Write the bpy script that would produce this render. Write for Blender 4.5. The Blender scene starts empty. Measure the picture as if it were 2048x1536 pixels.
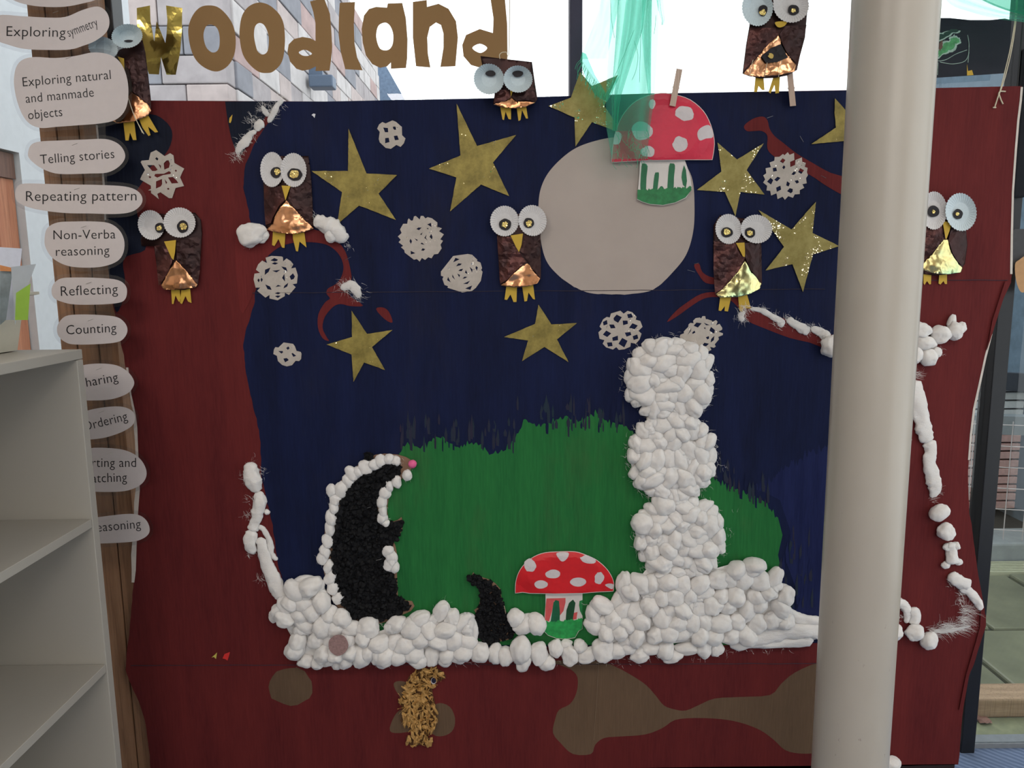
import bpy, bmesh, math, random
from mathutils import Vector, Matrix, noise
from mathutils.geometry import delaunay_2d_cdt

random.seed(7)
SC = bpy.context.scene
COL = SC.collection

# ------------------------------------------------------------------ camera
F = 1500.0
CAM = Vector((0.0, -1.70, 1.262))
TH, RO = math.radians(8.5), math.radians(0.65)
fw = Vector((0, math.cos(TH), -math.sin(TH)))
u0 = Vector((0, math.sin(TH), math.cos(TH)))
r0 = Vector((1, 0, 0))
UP = u0 * math.cos(RO) + r0 * math.sin(RO)
RT = r0 * math.cos(RO) - u0 * math.sin(RO)
cd = bpy.data.cameras.new('camera')
cam = bpy.data.objects.new('camera', cd)
COL.objects.link(cam)
cd.sensor_width = 36.0
cd.lens = F / 2048 * 36
cd.clip_start = 0.02
m = Matrix.Identity(4)
for i in range(3):
    m[i][0], m[i][1], m[i][2], m[i][3] = RT[i], UP[i], -fw[i], CAM[i]
cam.matrix_world = m
SC.camera = cam

# ------------------------------------------------------------------ light
SC.view_settings.view_transform = 'Standard'
SC.view_settings.look = 'None'
SC.view_settings.gamma = 1
SC.view_settings.use_curve_mapping = False
SC.view_settings.exposure = -0.22
w = bpy.data.worlds.new('overcast_sky')
SC.world = w
w.use_nodes = True
w.node_tree.nodes['Background'].inputs[0].default_value = (0.93, 0.97, 1.0, 1)
w.node_tree.nodes['Background'].inputs[1].default_value = 2.35

def area(name, loc, rot, sx, sy, power, col):
    l = bpy.data.lights.new(name, 'AREA')
    l.shape = 'RECTANGLE'; l.size = sx; l.size_y = sy; l.energy = power; l.color = col
    o = bpy.data.objects.new(name, l); COL.objects.link(o)
    o.location = loc; o.rotation_euler = rot
    return o
# added fill lamps, unseen overhead behind the camera, to light the board front
area('added_fill_light', (-1.2, -2.0, 2.72), (0, 0, 0), 1.2, 0.5, 23, (1.0, 0.93, 0.87))
area('added_fill_light', (1.1, -2.0, 2.72), (0, 0, 0), 1.2, 0.5, 23, (1.0, 0.93, 0.87))
area('added_fill_light', (-0.1, -4.75, 2.72), (0, 0, 0), 1.8, 0.5, 70, (1.0, 0.93, 0.87))

# ------------------------------------------------------------------ projection helpers
def ray(px, py):
    return fw + RT * ((px - 1024) / F) + UP * ((768 - py) / F)
def P(px, py, off=0.0):
    """point seen at (px,py) on the vertical plane `off` metres in front of the board"""
    d = ray(px, py)
    return CAM + d * ((-off - CAM.y) / d.y)
def PZ(px, py, z):
    d = ray(px, py)
    return CAM + d * ((z - CAM.z) / d.z)
MM = 1.70 / F    # metres per pixel on the board

# ------------------------------------------------------------------ object helpers
BASE = {}
def tag(o, label=None, cat=None, group=None, kind=None):
    if label: o['label'] = label
    if cat: o['category'] = cat
    if group: o['group'] = group
    if kind: o['kind'] = kind
    return o
def root(name, loc, label=None, cat=None, group=None, kind=None):
    o = bpy.data.objects.new(name, None); COL.objects.link(o)
    o.empty_display_size = 0.02
    o.location = loc
    BASE[o] = Vector(loc)
    return tag(o, label, cat, group, kind)
def mk(name, verts, faces, mat, parent=None, smooth=False, **kw):
    verts = [Vector(v) for v in verts]
    if parent is None:
        n = max(1, len(verts))
        b = Vector((sum(v.x for v in verts) / n, sum(v.y for v in verts) / n, min(v.z for v in verts)))
    else:
        b = BASE[parent]
    me = bpy.data.meshes.new(name)
    me.from_pydata([v - b for v in verts], [], faces)
    me.materials.append(mat)
    if smooth:
        me.polygons.foreach_set('use_smooth', [True] * len(me.polygons))
    me.update()
    o = bpy.data.objects.new(name, me); COL.objects.link(o)
    if parent is None:
        o.location = b
    else:
        o.parent = parent
    BASE[o] = b
    return tag(o, **kw)

def boxg(x0, x1, y0, y1, z0, z1):
    v = [(x, y, z) for z in (z0, z1) for y in (y0, y1) for x in (x0, x1)]
    f = [(0, 2, 3, 1), (4, 5, 7, 6), (0, 1, 5, 4), (1, 3, 7, 5), (3, 2, 6, 7), (2, 0, 4, 6)]
    return v, f
def bevbox(x0, x1, y0, y1, z0, z1, b=0.003):
    bm = bmesh.new()
    vs, fs = boxg(x0, x1, y0, y1, z0, z1)
    bv = [bm.verts.new(v) for v in vs]
    for f in fs: bm.faces.new([bv[i] for i in f])
    bmesh.ops.bevel(bm, geom=bm.edges[:], offset=b, segments=2, affect='EDGES', profile=0.5)
    bm.verts.index_update()
    r = [v.co.copy() for v in bm.verts], [[v.index for v in f.verts] for f in bm.faces]
    bm.free()
    return r
def box(name, x0, x1, y0, y1, z0, z1, mat, parent=None, b=0.0, **kw):
    v, f = bevbox(x0, x1, y0, y1, z0, z1, b) if b else boxg(x0, x1, y0, y1, z0, z1)
    return mk(name, v, f, mat, parent, **kw)
class Acc:
    def __init__(s): s.v = []; s.f = []
    def add(s, v, f):
        n = len(s.v); s.v += list(v); s.f += [[i + n for i in g] for g in f]
    def mk(s, name, mat, parent=None, **kw): return mk(name, s.v, s.f, mat, parent, **kw)

def smooth(poly, n=4):
    out = []; L = len(poly)
    for i in range(L):
        p0, p1, p2, p3 = poly[i - 1], poly[i], poly[(i + 1) % L], poly[(i + 2) % L]
        for k in range(n):
            t = k / n
            out.append(tuple(0.5 * (2 * b + (c - a) * t + (2 * a - 5 * b + 4 * c - d) * t * t + (3 * b - a - 3 * c + d) * t ** 3)
                             for a, b, c, d in zip(p0, p1, p2, p3)))
    return out
def area2(p): return sum(p[i - 1][0] * p[i][1] - p[i][0] * p[i - 1][1] for i in range(len(p)))
def grow(poly, d):
    s = 1 if area2(poly) > 0 else -1
    out = []; L = len(poly)
    for i in range(L):
        a, b, c = Vector(poly[i - 1]), Vector(poly[i]), Vector(poly[(i + 1) % L])
        e1 = (b - a); e2 = (c - b)
        if e1.length < 1e-6 or e2.length < 1e-6: out.append(tuple(b)); continue
        e1.normalize(); e2.normalize()
        n1 = Vector((e1.y, -e1.x)); n2 = Vector((e2.y, -e2.x))
        n = n1 + n2
        if n.length < 0.2: n = n1
        n.normalize()
        out.append(tuple(b + n * d * s))
    return out
def inside(p, poly):
    x, y = p; r = False; j = len(poly) - 1
    for i in range(len(poly)):
        xi, yi = poly[i]; xj, yj = poly[j]
        if (yi > y) != (yj > y) and x < (xj - xi) * (y - yi) / (yj - yi) + xi: r = not r
        j = i
    return r
def ell(cx, cy, rx, ry, n=28, rot=0.0, wob=0.0, seed=0):
    o = []
    for i in range(n):
        a = 2 * math.pi * i / n
        k = 1 + wob * (noise.noise(Vector((math.cos(a) * 1.7, math.sin(a) * 1.7, seed * 3.1))))
        x, y = rx * k * math.cos(a), ry * k * math.sin(a)
        o.append((cx + x * math.cos(rot) - y * math.sin(rot), cy + x * math.sin(rot) + y * math.cos(rot)))
    return o
def dens(poly, s):
    o = []; L = len(poly)
    for i in range(L):
        a, b = poly[i], poly[(i + 1) % L]
        n = max(1, int(math.hypot(b[0] - a[0], b[1] - a[1]) / s))
        for k in range(n): o.append((a[0] + (b[0] - a[0]) * k / n, a[1] + (b[1] - a[1]) * k / n))
    return o

def sheetg(outline, off, thick, holes=(), step=None, disp=None):
    """sheet cut to `outline` (traced in the photo's pixels), `off` metres before the board plane; front at off+thick"""
    polys = [outline] + list(holes)
    if step: polys = [dens(p, step) for p in polys]
    pts = []; edges = []
    for p in polys:
        n0 = len(pts); pts += [Vector(q) for q in p]
        edges += [(n0 + i, n0 + (i + 1) % len(p)) for i in range(len(p))]
    if step:
        xs = [p[0] for p in outline]; ys = [p[1] for p in outline]
        y = min(ys); row = 0
        while y < max(ys):
            x = min(xs) + (step / 2 if row % 2 else 0)
            while x < max(xs):
                q = (x + random.uniform(-.25, .25) * step, y + random.uniform(-.25, .25) * step)
                if inside(q, outline) and not any(inside(q, h) for h in holes): pts.append(Vector(q))
                x += step
            y += step * .87; row += 1
    V, E, Fs, _, _, _ = delaunay_2d_cdt(pts, edges, [], 0, 1e-4)
    out = []
    for f in Fs:
        c = ((V[f[0]].x + V[f[1]].x + V[f[2]].x) / 3, (V[f[0]].y + V[f[1]].y + V[f[2]].y) / 3)
        if inside(c, outline) and not any(inside(c, h) for h in holes): out.append(f)
    n = len(V)
    front = []; back = []
    for q in V:
        d = disp(q.x, q.y) if disp else 0.0
        front.append(P(q.x, q.y, off + thick + d)); back.append(P(q.x, q.y, off + d))
    faces = []; cnt = {}
    for f in out:
        a, b, c = (V[i] for i in f)
        cr = (b.x - a.x) * (c.y - a.y) - (b.y - a.y) * (c.x - a.x)
        g = list(f) if cr < 0 else list(f)[::-1]      # image y is down: keep the normal towards the room
        faces.append(g); faces.append([i + n for i in g[::-1]])
        for i in range(3):
            cnt[(g[i], g[(i + 1) % 3])] = 1
    for (a, b) in cnt:
        if (b, a) not in cnt: faces.append([b, a, a + n, b + n])
    used = sorted({i for f in faces for i in f}); mp = {o: i for i, o in enumerate(used)}
    allv = front + back
    return [allv[i] for i in used], [[mp[i] for i in f] for f in faces]
def sheet(name, outline, off, thick, mat, parent=None, holes=(), step=None, disp=None, sm=False, **kw):
    v, f = sheetg(outline, off, thick, holes, step, disp)
    return mk(name, v, f, mat, parent, smooth=sm, **kw)

def tubeg(pts, rads, seg=8, cap=True):
    pts = [Vector(p) for p in pts]; v = []; f = []
    n = len(pts); ref = Vector((0.13, 1, 0.21)).normalized()
    for i, p in enumerate(pts):
        t = (pts[min(i + 1, n - 1)] - pts[max(i - 1, 0)])
        t = t.normalized() if t.length > 1e-9 else Vector((0, 0, 1))
        a = t.cross(ref); a = a.normalized() if a.length > 1e-4 else Vector((1, 0, 0))
        b = t.cross(a)
        r = rads[i] if hasattr(rads, '__len__') else rads
        for k in range(seg):
            an = 2 * math.pi * k / seg
            v.append(p + a * math.cos(an) * r + b * math.sin(an) * r)
    for i in range(n - 1):
        for k in range(seg):
            f.append([i * seg + k, i * seg + (k + 1) % seg, (i + 1) * seg + (k + 1) % seg, (i + 1) * seg + k])
    if cap:
        f.append([k for k in range(seg)][::-1]); f.append([(n - 1) * seg + k for k in range(seg)])
    return v, f
def catm(pts, n=6):
    out = []
    for i in range(len(pts) - 1):
        p0 = pts[max(i - 1, 0)]; p1 = pts[i]; p2 = pts[i + 1]; p3 = pts[min(i + 2, len(pts) - 1)]
        for k in range(n):
            t = k / n
            out.append(tuple(0.5 * (2 * b + (c - a) * t + (2 * a - 5 * b + 4 * c - d) * t * t + (3 * b - a - 3 * c + d) * t ** 3)
                             for a, b, c, d in zip(p0, p1, p2, p3)))
    out.append(tuple(pts[-1]))
    return out

# ------------------------------------------------------------------ materials
def s2l(c): return tuple(((x / 255) / 12.92 if x / 255 <= .04045 else ((x / 255 + .055) / 1.055) ** 2.4) for x in c)
class NT:
    def __init__(s, name):
        s.m = bpy.data.materials.new(name); s.m.use_nodes = True
        s.t = s.m.node_tree; s.t.nodes.clear()
        s.out = s.n('ShaderNodeOutputMaterial')
    def n(s, k, **kw):
        o = s.t.nodes.new(k)
        for a, b in kw.items():
            if a.startswith('i_'): o.inputs[a[2:].replace('_', ' ')].default_value = b
            else: setattr(o, a, b)
        return o
    def l(s, a, b): s.t.links.new(a, b)
    def coord(s, scale=(1, 1, 1), world=False):
        if world:
            g = s.n('ShaderNodeNewGeometry'); src = g.outputs['Position']
        else:
            g = s.n('ShaderNodeTexCoord'); src = g.outputs['Object']
        mp = s.n('ShaderNodeMapping'); mp.inputs['Scale'].default_value = scale
        s.l(src, mp.inputs['Vector']); return mp.outputs['Vector']
    def noise(s, vec, scale, detail=4, rough=.6):
        o = s.n('ShaderNodeTexNoise'); o.inputs['Scale'].default_value = scale
        o.inputs['Detail'].default_value = detail; o.inputs['Roughness'].default_value = rough
        s.l(vec, o.inputs['Vector']); return o.outputs['Fac']
    def ramp(s, fac, stops):
        o = s.n('ShaderNodeValToRGB'); r = o.color_ramp
        while len(r.elements) < len(stops): r.elements.new(0.5)
        for e, (p, c) in zip(r.elements, stops): e.position = p; e.color = (*c[:3], 1)
        s.l(fac, o.inputs['Fac']); return o.outputs['Color']
    def mix(s, fac, a, b, mode='MIX'):
        o = s.n('ShaderNodeMix', data_type='RGBA', blend_type=mode)
        for sock, val in ((o.inputs[0], fac), (o.inputs[6], a), (o.inputs[7], b)):
            if hasattr(val, 'links'): s.l(val, sock)
            elif isinstance(val, (int, float)): sock.default_value = val
            else: sock.default_value = (*val[:3], 1)
        return o.outputs[2]
    def bump(s, h, strength=.3, dist=.001, normal=None):
        o = s.n('ShaderNodeBump'); o.inputs['Strength'].default_value = strength; o.inputs['Distance'].default_value = dist
        s.l(h, o.inputs['Height'])
        if normal is not None: s.l(normal, o.inputs['Normal'])
        return o.outputs['Normal']
    def bsdf(s, color=None, rough=.6, metal=0.0, normal=None, spec=.5, **kw):
        b = s.n('ShaderNodeBsdfPrincipled')
        b.inputs['Roughness'].default_value = rough; b.inputs['Metallic'].default_value = metal
        b.inputs['Specular IOR Level'].default_value = spec
        if color is not None:
            if hasattr(color, 'links'): s.l(color, b.inputs['Base Color'])
            else: b.inputs['Base Color'].default_value = (*color[:3], 1)
        if normal is not None: s.l(normal, b.inputs['Normal'])
        for k, v in kw.items(): b.inputs[k.replace('_', ' ')].default_value = v
        s.l(b.outputs[0], s.out.inputs[0]); return b

def m_plain(name, rgb, rough=.6, metal=0, spec=.4, var=.08, nscale=60, bump=.0):
    t = NT(name); c = s2l(rgb); v = t.coord()
    nz = t.noise(v, nscale)
    col = t.ramp(nz, [(0.3, [x * (1 - var) for x in c]), (0.7, [min(1, x * (1 + var)) for x in c])])
    nrm = t.bump(nz, bump, .001) if bump else None
    t.bsdf(col, rough, metal, nrm, spec); return t.m
def m_board(name, rgb, rgb2, var=0.5, stretch=(14, 14, 2.5), spec=.12, rough=.7, extra=None, extra_amt=.3):
    """brushed poster paint on corrugated card"""
    t = NT(name); a, b = s2l(rgb), s2l(rgb2)
    v = t.coord(stretch, world=True)
    n1 = t.noise(v, 1.0, 6, .65)
    col = t.ramp(n1, [(0.5 - var / 2, a), (0.5 + var / 2, b)])
    if extra:
        n2 = t.noise(t.coord((3, 3, 1.2), world=True), 1.3, 5, .7)
        fac = t.ramp(n2, [(0.52, (0, 0, 0)), (0.72, (extra_amt,) * 3)])
        col = t.mix(fac, col, s2l(extra))
    sm_ = t.noise(t.coord((260, 260, 18), world=True), 1.0, 3, .6)
    col = t.mix(t.ramp(sm_, [(0.35, (0, 0, 0)), (0.8, (.28,) * 3)]), col, [min(1, x * 1.5 + .002) for x in b])
    wv = t.n('ShaderNodeTexWave', wave_type='BANDS', bands_direction='X')
    wv.inputs['Scale'].default_value = 36; wv.inputs['Distortion'].default_value = .6
    t.l(t.coord((1, 1, 1), world=True), wv.inputs['Vector'])
    nb = t.bump(wv.outputs['Fac'], .10, .0006)
    nb = t.bump(sm_, .25, .0006, nb)
    t.bsdf(col, rough, 0, nb, spec); return t.m
def m_foil(name, rgb, rough=.22, bump=.5, scale=35, metal=1.0, rgb2=None):
    t = NT(name); v = t.coord(); n1 = t.noise(v, scale, 5, .7)
    col = s2l(rgb)
    if rgb2: col = t.ramp(t.noise(v, scale * .6, 3), [(0.4, s2l(rgb)), (0.6, s2l(rgb2))])
    t.bsdf(col, rough, metal, t.bump(n1, bump, .004)); return t.m
def m_glitter(name, rgb, rgb2, amt=.25, cell=520, sparkle=(255, 235, 180), under=.55):
    t = NT(name); v = t.coord()
    base = t.ramp(t.noise(v, 22, 5, .7), [(0.35, s2l(rgb)), (0.65, s2l(rgb2))])
    vo = t.n('ShaderNodeTexVoronoi', feature='F1'); vo.inputs['Scale'].default_value = cell
    t.l(v, vo.inputs['Vector'])
    big = t.noise(v, 14, 3, .6)
    sep = t.n('ShaderNodeSeparateColor'); t.l(vo.outputs['Color'], sep.inputs[0])
    mul = t.n('ShaderNodeMath', operation='MULTIPLY'); t.l(sep.outputs[0], mul.inputs[0])
    bigr = t.ramp(big, [(0.38, (.3, .3, .3)), (0.62, (1, 1, 1))]); t.l(bigr, mul.inputs[1])
    gt = t.n('ShaderNodeMath', operation='GREATER_THAN'); t.l(mul.outputs[0], gt.inputs[0]); gt.inputs[1].default_value = 1 - amt
    b1 = t.n('ShaderNodeBsdfPrincipled'); t.l(base, b1.inputs['Base Color']); b1.inputs['Roughness'].default_value = under; b1.inputs['Metallic'].default_value = .25
    b2 = t.n('ShaderNodeBsdfPrincipled'); b2.inputs['Base Color'].default_value = (*s2l(sparkle), 1); b2.inputs['Metallic'].default_value = 1; b2.inputs['Roughness'].default_value = .12
    geo = t.n('ShaderNodeNewGeometry')
    sub = t.n('ShaderNodeVectorMath', operation='SUBTRACT'); t.l(vo.outputs['Color'], sub.inputs[0]); sub.inputs[1].default_value = (.5, .5, .5)
    sc = t.n('ShaderNodeVectorMath', operation='SCALE'); t.l(sub.outputs[0], sc.inputs[0]); sc.inputs['Scale'].default_value = 1.3
    ad = t.n('ShaderNodeVectorMath', operation='ADD'); t.l(geo.outputs['Normal'], ad.inputs[0]); t.l(sc.outputs[0], ad.inputs[1])
    nm = t.n('ShaderNodeVectorMath', operation='NORMALIZE'); t.l(ad.outputs[0], nm.inputs[0]); t.l(nm.outputs[0], b2.inputs['Normal'])
    mx = t.n('ShaderNodeMixShader'); t.l(gt.outputs[0], mx.inputs[0]); t.l(b1.outputs[0], mx.inputs[1]); t.l(b2.outputs[0], mx.inputs[2])
    t.l(mx.outputs[0], t.out.inputs[0]); return t.m
def m_cotton(name, rgb=(238, 233, 228)):
    t = NT(name); v = t.coord()
    n1 = t.noise(v, 3, 5, .7)
    c = s2l(rgb)
    col = t.ramp(n1, [(0.3, [x * .93 for x in c]), (0.6, c)])
    n2 = t.noise(t.coord((1, 1, 3)), 9, 8, .8)
    b = t.bsdf(col, 1.0, 0, t.bump(n2, .35, .08), .05)
    b.inputs['Subsurface Weight'].default_value = .85
    b.inputs['Subsurface Radius'].default_value = (1, .95, .9)
    b.inputs['Subsurface Scale'].default_value = .006
    b.inputs['Sheen Weight'].default_value = .25
    return t.m
def m_wood(name, a, b, scale=(1, 1, .08), rough=.6):
    t = NT(name); v = t.coord(scale)
    n1 = t.noise(v, 55, 6, .7); n2 = t.noise(t.coord((1, 1, .03)), 190, 4, .6)
    col = t.ramp(n1, [(0.3, s2l(a)), (0.7, s2l(b))])
    col = t.mix(t.ramp(n2, [(0.5, (0, 0, 0)), (0.75, (.55,) * 3)]), col, [x * .35 for x in s2l(a)])
    t.bsdf(col, rough, 0, t.bump(n2, .25, .001), .3); return t.m
def m_clear(name, tint=(1, 1, 1), gloss=.06, rough=.02):
    t = NT(name)
    a = t.n('ShaderNodeBsdfTransparent'); a.inputs[0].default_value = (*tint, 1)
    b = t.n('ShaderNodeBsdfGlossy'); b.inputs['Roughness'].default_value = rough
    fr = t.n('ShaderNodeFresnel'); fr.inputs[0].default_value = 1.45
    ad = t.n('ShaderNodeMath', operation='MULTIPLY'); t.l(fr.outputs[0], ad.inputs[0]); ad.inputs[1].default_value = gloss / .04
    ge = t.n('ShaderNodeNewGeometry'); inv = t.n('ShaderNodeMath', operation='SUBTRACT'); inv.inputs[0].default_value = 1; t.l(ge.outputs['Backfacing'], inv.inputs[1])
    mf = t.n('ShaderNodeMath', operation='MULTIPLY'); t.l(ad.outputs[0], mf.inputs[0]); t.l(inv.outputs[0], mf.inputs[1])
    mx = t.n('ShaderNodeMixShader'); t.l(mf.outputs[0], mx.inputs[0]); t.l(a.outputs[0], mx.inputs[1]); t.l(b.outputs[0], mx.inputs[2])
    t.l(mx.outputs[0], t.out.inputs[0]); return t.m
def m_sheer(name, tint, body, k=.3):
    t = NT(name)
    wv = t.noise(t.coord((1, 1, .1)), 900, 2)
    a = t.n('ShaderNodeBsdfTransparent'); a.inputs[0].default_value = (*tint, 1)
    d = t.n('ShaderNodeBsdfTranslucent'); d.inputs[0].default_value = (*s2l(body), 1)
    e = t.n('ShaderNodeBsdfDiffuse'); e.inputs[0].default_value = (*s2l(body), 1)
    m1 = t.n('ShaderNodeMixShader'); m1.inputs[0].default_value = .5; t.l(d.outputs[0], m1.inputs[1]); t.l(e.outputs[0], m1.inputs[2])
    fr = t.n('ShaderNodeLayerWeight'); fr.inputs[0].default_value = .35
    mu = t.n('ShaderNodeMath', operation='MULTIPLY_ADD'); t.l(fr.outputs['Facing'], mu.inputs[0]); mu.inputs[1].default_value = .6; mu.inputs[2].default_value = k
    m2 = t.n('ShaderNodeMixShader'); t.l(mu.outputs[0], m2.inputs[0]); t.l(a.outputs[0], m2.inputs[1]); t.l(m1.outputs[0], m2.inputs[2])
    t.l(m2.outputs[0], t.out.inputs[0]); return t.m

RED = m_board('poster_paint_dark_red', (80, 28, 30), (102, 38, 37), .4)
NAVY = m_board('poster_paint_navy', (15, 20, 42), (22, 30, 64), .4, extra=(40, 38, 48), extra_amt=.45)
INK = m_board('poster_paint_black_blue', (16, 18, 30), (26, 32, 48), .4)
BLUE_LIT = m_board('streaky_blue_with_side_light', (19, 25, 60), (31, 38, 78), .35, stretch=(30, 30, 3), extra=(66, 60, 84), extra_amt=.5)  # streaks are brushwork; the brighter tone imitates light from the right
GREEN = m_board('poster_paint_green', (28, 88, 46), (42, 114, 58), .6, stretch=(18, 18, 1.6), extra=(66, 90, 54), extra_amt=.6)
STREAK = m_board('poster_paint_mixed_streak', (48, 38, 58), (34, 50, 60), .3, stretch=(60, 60, 4))
BRANCH = m_board('poster_paint_branch_red', (90, 32, 33), (108, 40, 39), .4)
MOON = m_plain('poster_paint_moon', (172, 159, 150), .7, var=.04, nscale=9, bump=.15)
KRAFT = m_board('bare_cardboard', (88, 70, 54), (104, 83, 65), .5, stretch=(8, 8, 3))
LINER = m_plain('torn_card_edge', (205, 195, 185), .9)
CORE = m_plain('cardboard_core', (120, 92, 70), .9)
COTTON = m_cotton('cotton_wool')
STAR = m_glitter('gold_painted_card', (112, 98, 40), (160, 142, 70), .16)
STAR_G = m_glitter('gold_card_heavy_glitter', (128, 114, 52), (160, 146, 84), .30, sparkle=(255, 240, 205))
FLAKE = m_glitter('white_paper_with_glitter', (180, 170, 160), (198, 188, 178), .22, 600, (255, 245, 235), .8)
PAPER = m_plain('white_card', (200, 190, 188), .35, spec=.5, var=.02)
INKTXT = m_plain('black_print', (20, 18, 22), .5)
CASE = m_plain('white_cake_case_paper', (206, 202, 200), .8, var=.05, nscale=300)
CASEBLUE = m_plain('pale_blue_cake_case_paper', (200, 212, 216), .8, var=.05, nscale=300)
BAG = m_foil('dark_brown_foil', (58, 30, 28), .38, .18, 14, .6, (40, 22, 22))
WING = m_foil('brown_cellophane', (88, 50, 46), .30, .45, 40, .6, (56, 30, 30))
COPPER = m_foil('copper_foil', (236, 176, 134), .20, .10, 16, 1.0, (210, 148, 104))
GOLDFOIL = m_foil('gold_green_foil', (232, 206, 140), .20, .10, 16, 1.0, (178, 206, 160))
YEL = m_plain('yellow_card', (196, 160, 52), .6, var=.04)
BLACKC = m_plain('black_card', (26, 20, 26), .6)
SPARK = m_glitter('gold_sequin', (190, 160, 80), (220, 190, 110), .6, 900, (255, 230, 150), .3)
TISSUE = m_plain('black_tissue_paper', (10, 10, 13), .75, spec=.25)
CREPE = m_plain('tan_crepe_paper', (182, 140, 80), .6, var=.3, nscale=90)
GOLDCARD = m_foil('gold_mirror_card', (132, 100, 58), .5, .03, 8, .35)
GOLDMIR = m_foil('gold_shiny_card', (214, 192, 104), .10, .10, 5, 1.0)
REDP = m_plain('red_poster_paint', (206, 28, 34), .45, var=.14, nscale=18)
REDP2 = m_plain('pinkish_red_poster_paint', (206, 44, 70), .45, var=.12, nscale=18)
WHITEP = m_plain('white_poster_paint', (206, 196, 196), .7, var=.06, nscale=30)
GREENP = m_plain('grass_green_paint', (34, 120, 62), .5, var=.25, nscale=60)
PINK = m_plain('pink_pompom', (232, 104, 150), .9)
PLATE = m_plain('white_paper_plate', (214, 206, 200), .6, var=.03)
PEG = m_wood('pale_peg_wood', (178, 150, 132), (204, 180, 164))
POST = m_wood('stained_timber', (134, 98, 72), (168, 128, 98))
LAM = m_clear('laminating_film', (.95, .95, .96), .06, .05)
GLASS = m_clear('window_glass', (.97, .985, .98), .045, 0)
FRAME = m_plain('black_window_frame', (24, 25, 30), .4)
FRAME2 = m_plain('blue_black_window_frame', (42, 42, 66), .5)
WHITE = m_plain('white_laminate', (174, 168, 158), .5, var=.015, nscale=4)
TUB = m_plain('cream_plastic', (206, 202, 186), .45, var=.02)
PILLAR = None

# ================================================================== THE SETTING
t = NT('ribbed_blue_carpet'); v = t.coord((1, 1, 1), world=True)
wv = t.n('ShaderNodeTexWave', wave_type='BANDS', bands_direction='DIAGONAL'); wv.inputs['Scale'].default_value = 28; wv.inputs['Distortion'].default_value = 1.5
t.l(v, wv.inputs['Vector'])
c = t.ramp(wv.outputs['Fac'], [(0.2, s2l((84, 100, 128))), (0.8, s2l((126, 142, 168)))])
c = t.mix(t.noise(v, 40, 4), c, s2l((98, 112, 140)))
t.bsdf(c, .9, 0, t.bump(wv.outputs['Fac'], .5, .002), .2); CARPET = t.m
WALLP = m_plain('cream_wall_paint', (206, 196, 182), .8, var=.02, nscale=5)
CEIL = m_plain('white_ceiling_paint', (226, 222, 214), .8, var=.01, nscale=5)
t = NT('pillar_gloss_paint'); v = t.coord((1, 1, 1), world=True)
c = t.ramp(t.noise(t.coord((1, 1, .35), world=True), 5, 4, .6), [(0.3, s2l((168, 159, 147))), (0.7, s2l((180, 172, 160)))])
sp = t.noise(t.coord((1, 1, .6), world=True), 95, 3, .6)
zz = t.n('ShaderNodeSeparateXYZ'); t.l(v, zz.inputs[0])
low = t.n('ShaderNodeMapRange'); low.inputs[1].default_value = 1.1; low.inputs[2].default_value = .2; low.inputs[3].default_value = 0; low.inputs[4].default_value = .8
t.l(zz.outputs[2], low.inputs[0])
spk = t.ramp(sp, [(0.70, (0, 0, 0)), (0.76, (1, 1, 1))])
mm_ = t.n('ShaderNodeMath', operation='MULTIPLY'); t.l(spk, mm_.inputs[0]); t.l(low.outputs[0], mm_.inputs[1])
c = t.mix(mm_.outputs[0], c, s2l((120, 108, 96)))
t.bsdf(c, .33, 0, t.bump(t.noise(v, 30, 3), .06, .002), .5); PILLAR = t.m

RX, LX, BY, H = 2.3, -2.6, -5.2, 2.75
def struct(name, **k): return dict(kind='structure')
box('floor', LX, RX, BY, .16, -.05, 0, CARPET, kind='structure')
box('ceiling', LX, RX, BY, .16, H, H + .05, CEIL, kind='structure')
box('wall_left', LX - .1, LX, BY, .16, 0, H, WALLP, kind='structure')
# right wall with a long glazed opening
a = Acc()
a.add(*boxg(RX, RX + .1, BY, -2.9, 0, H)); a.add(*boxg(RX, RX + .1, -.25, .16, 0, H))
a.add(*boxg(RX, RX + .1, -2.9, -.25, 2.45, H)); a.add(*boxg(RX, RX + .1, -2.9, -.25, 0, .12))
a.mk('wall_right', WALLP, kind='structure')
# back wall with a window
a = Acc()
a.add(*boxg(LX, -1.6, BY - .1, BY, 0, H)); a.add(*boxg(1.6, RX, BY - .1, BY, 0, H))
a.add(*boxg(-1.6, 1.6, BY - .1, BY, 2.35, H)); a.add(*boxg(-1.6, 1.6, BY - .1, BY, 0, .95))
a.mk('wall_back', WALLP, kind='structure')
def window(n, bars, panes):
    r = root('window_%d' % n, (0, .12, 0), kind='structure') if n == 1 else root('window_%d' % n, (0, 0, 0), kind='structure')
    for b in bars: box('mullion', *b[:6], b[6], r, .002)
    for p in panes: box('glass_pane', *p, GLASS, r)
    return r
T0, T1 = .10, .15
window(1, [(P(1140, 60, -.1).x, P(1165, 60, -.1).x, T0, T1, 0, H, FRAME2),
           (P(201, 20, -.1).x, P(224, 20, -.1).x, T0, T1, 0, H, FRAME),
           (1.166, 1.202, T0, T1, 0, H, FRAME),
           (LX, LX + .05, T0, T1, 0, H, FRAME), (RX - .05, RX, T0, T1, 0, H, FRAME),
           (LX + .05, RX - .05, T0 + .005, T1 - .005, H - .06, H, FRAME),
           (LX + .05, RX - .05, T0 + .02, T1 + .01, -.01, .014, m_plain('grey_window_sill', (120, 124, 128), .5))],
       [(LX + .05, -.925, .121, .126, .014, H - .06), (-.893, .138, .121, .126, .014, H - .06),
        (.172, 1.166, .121, .126, .014, H - .06), (1.202, RX - .05, .121, .126, .014, H - .06)])
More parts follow.
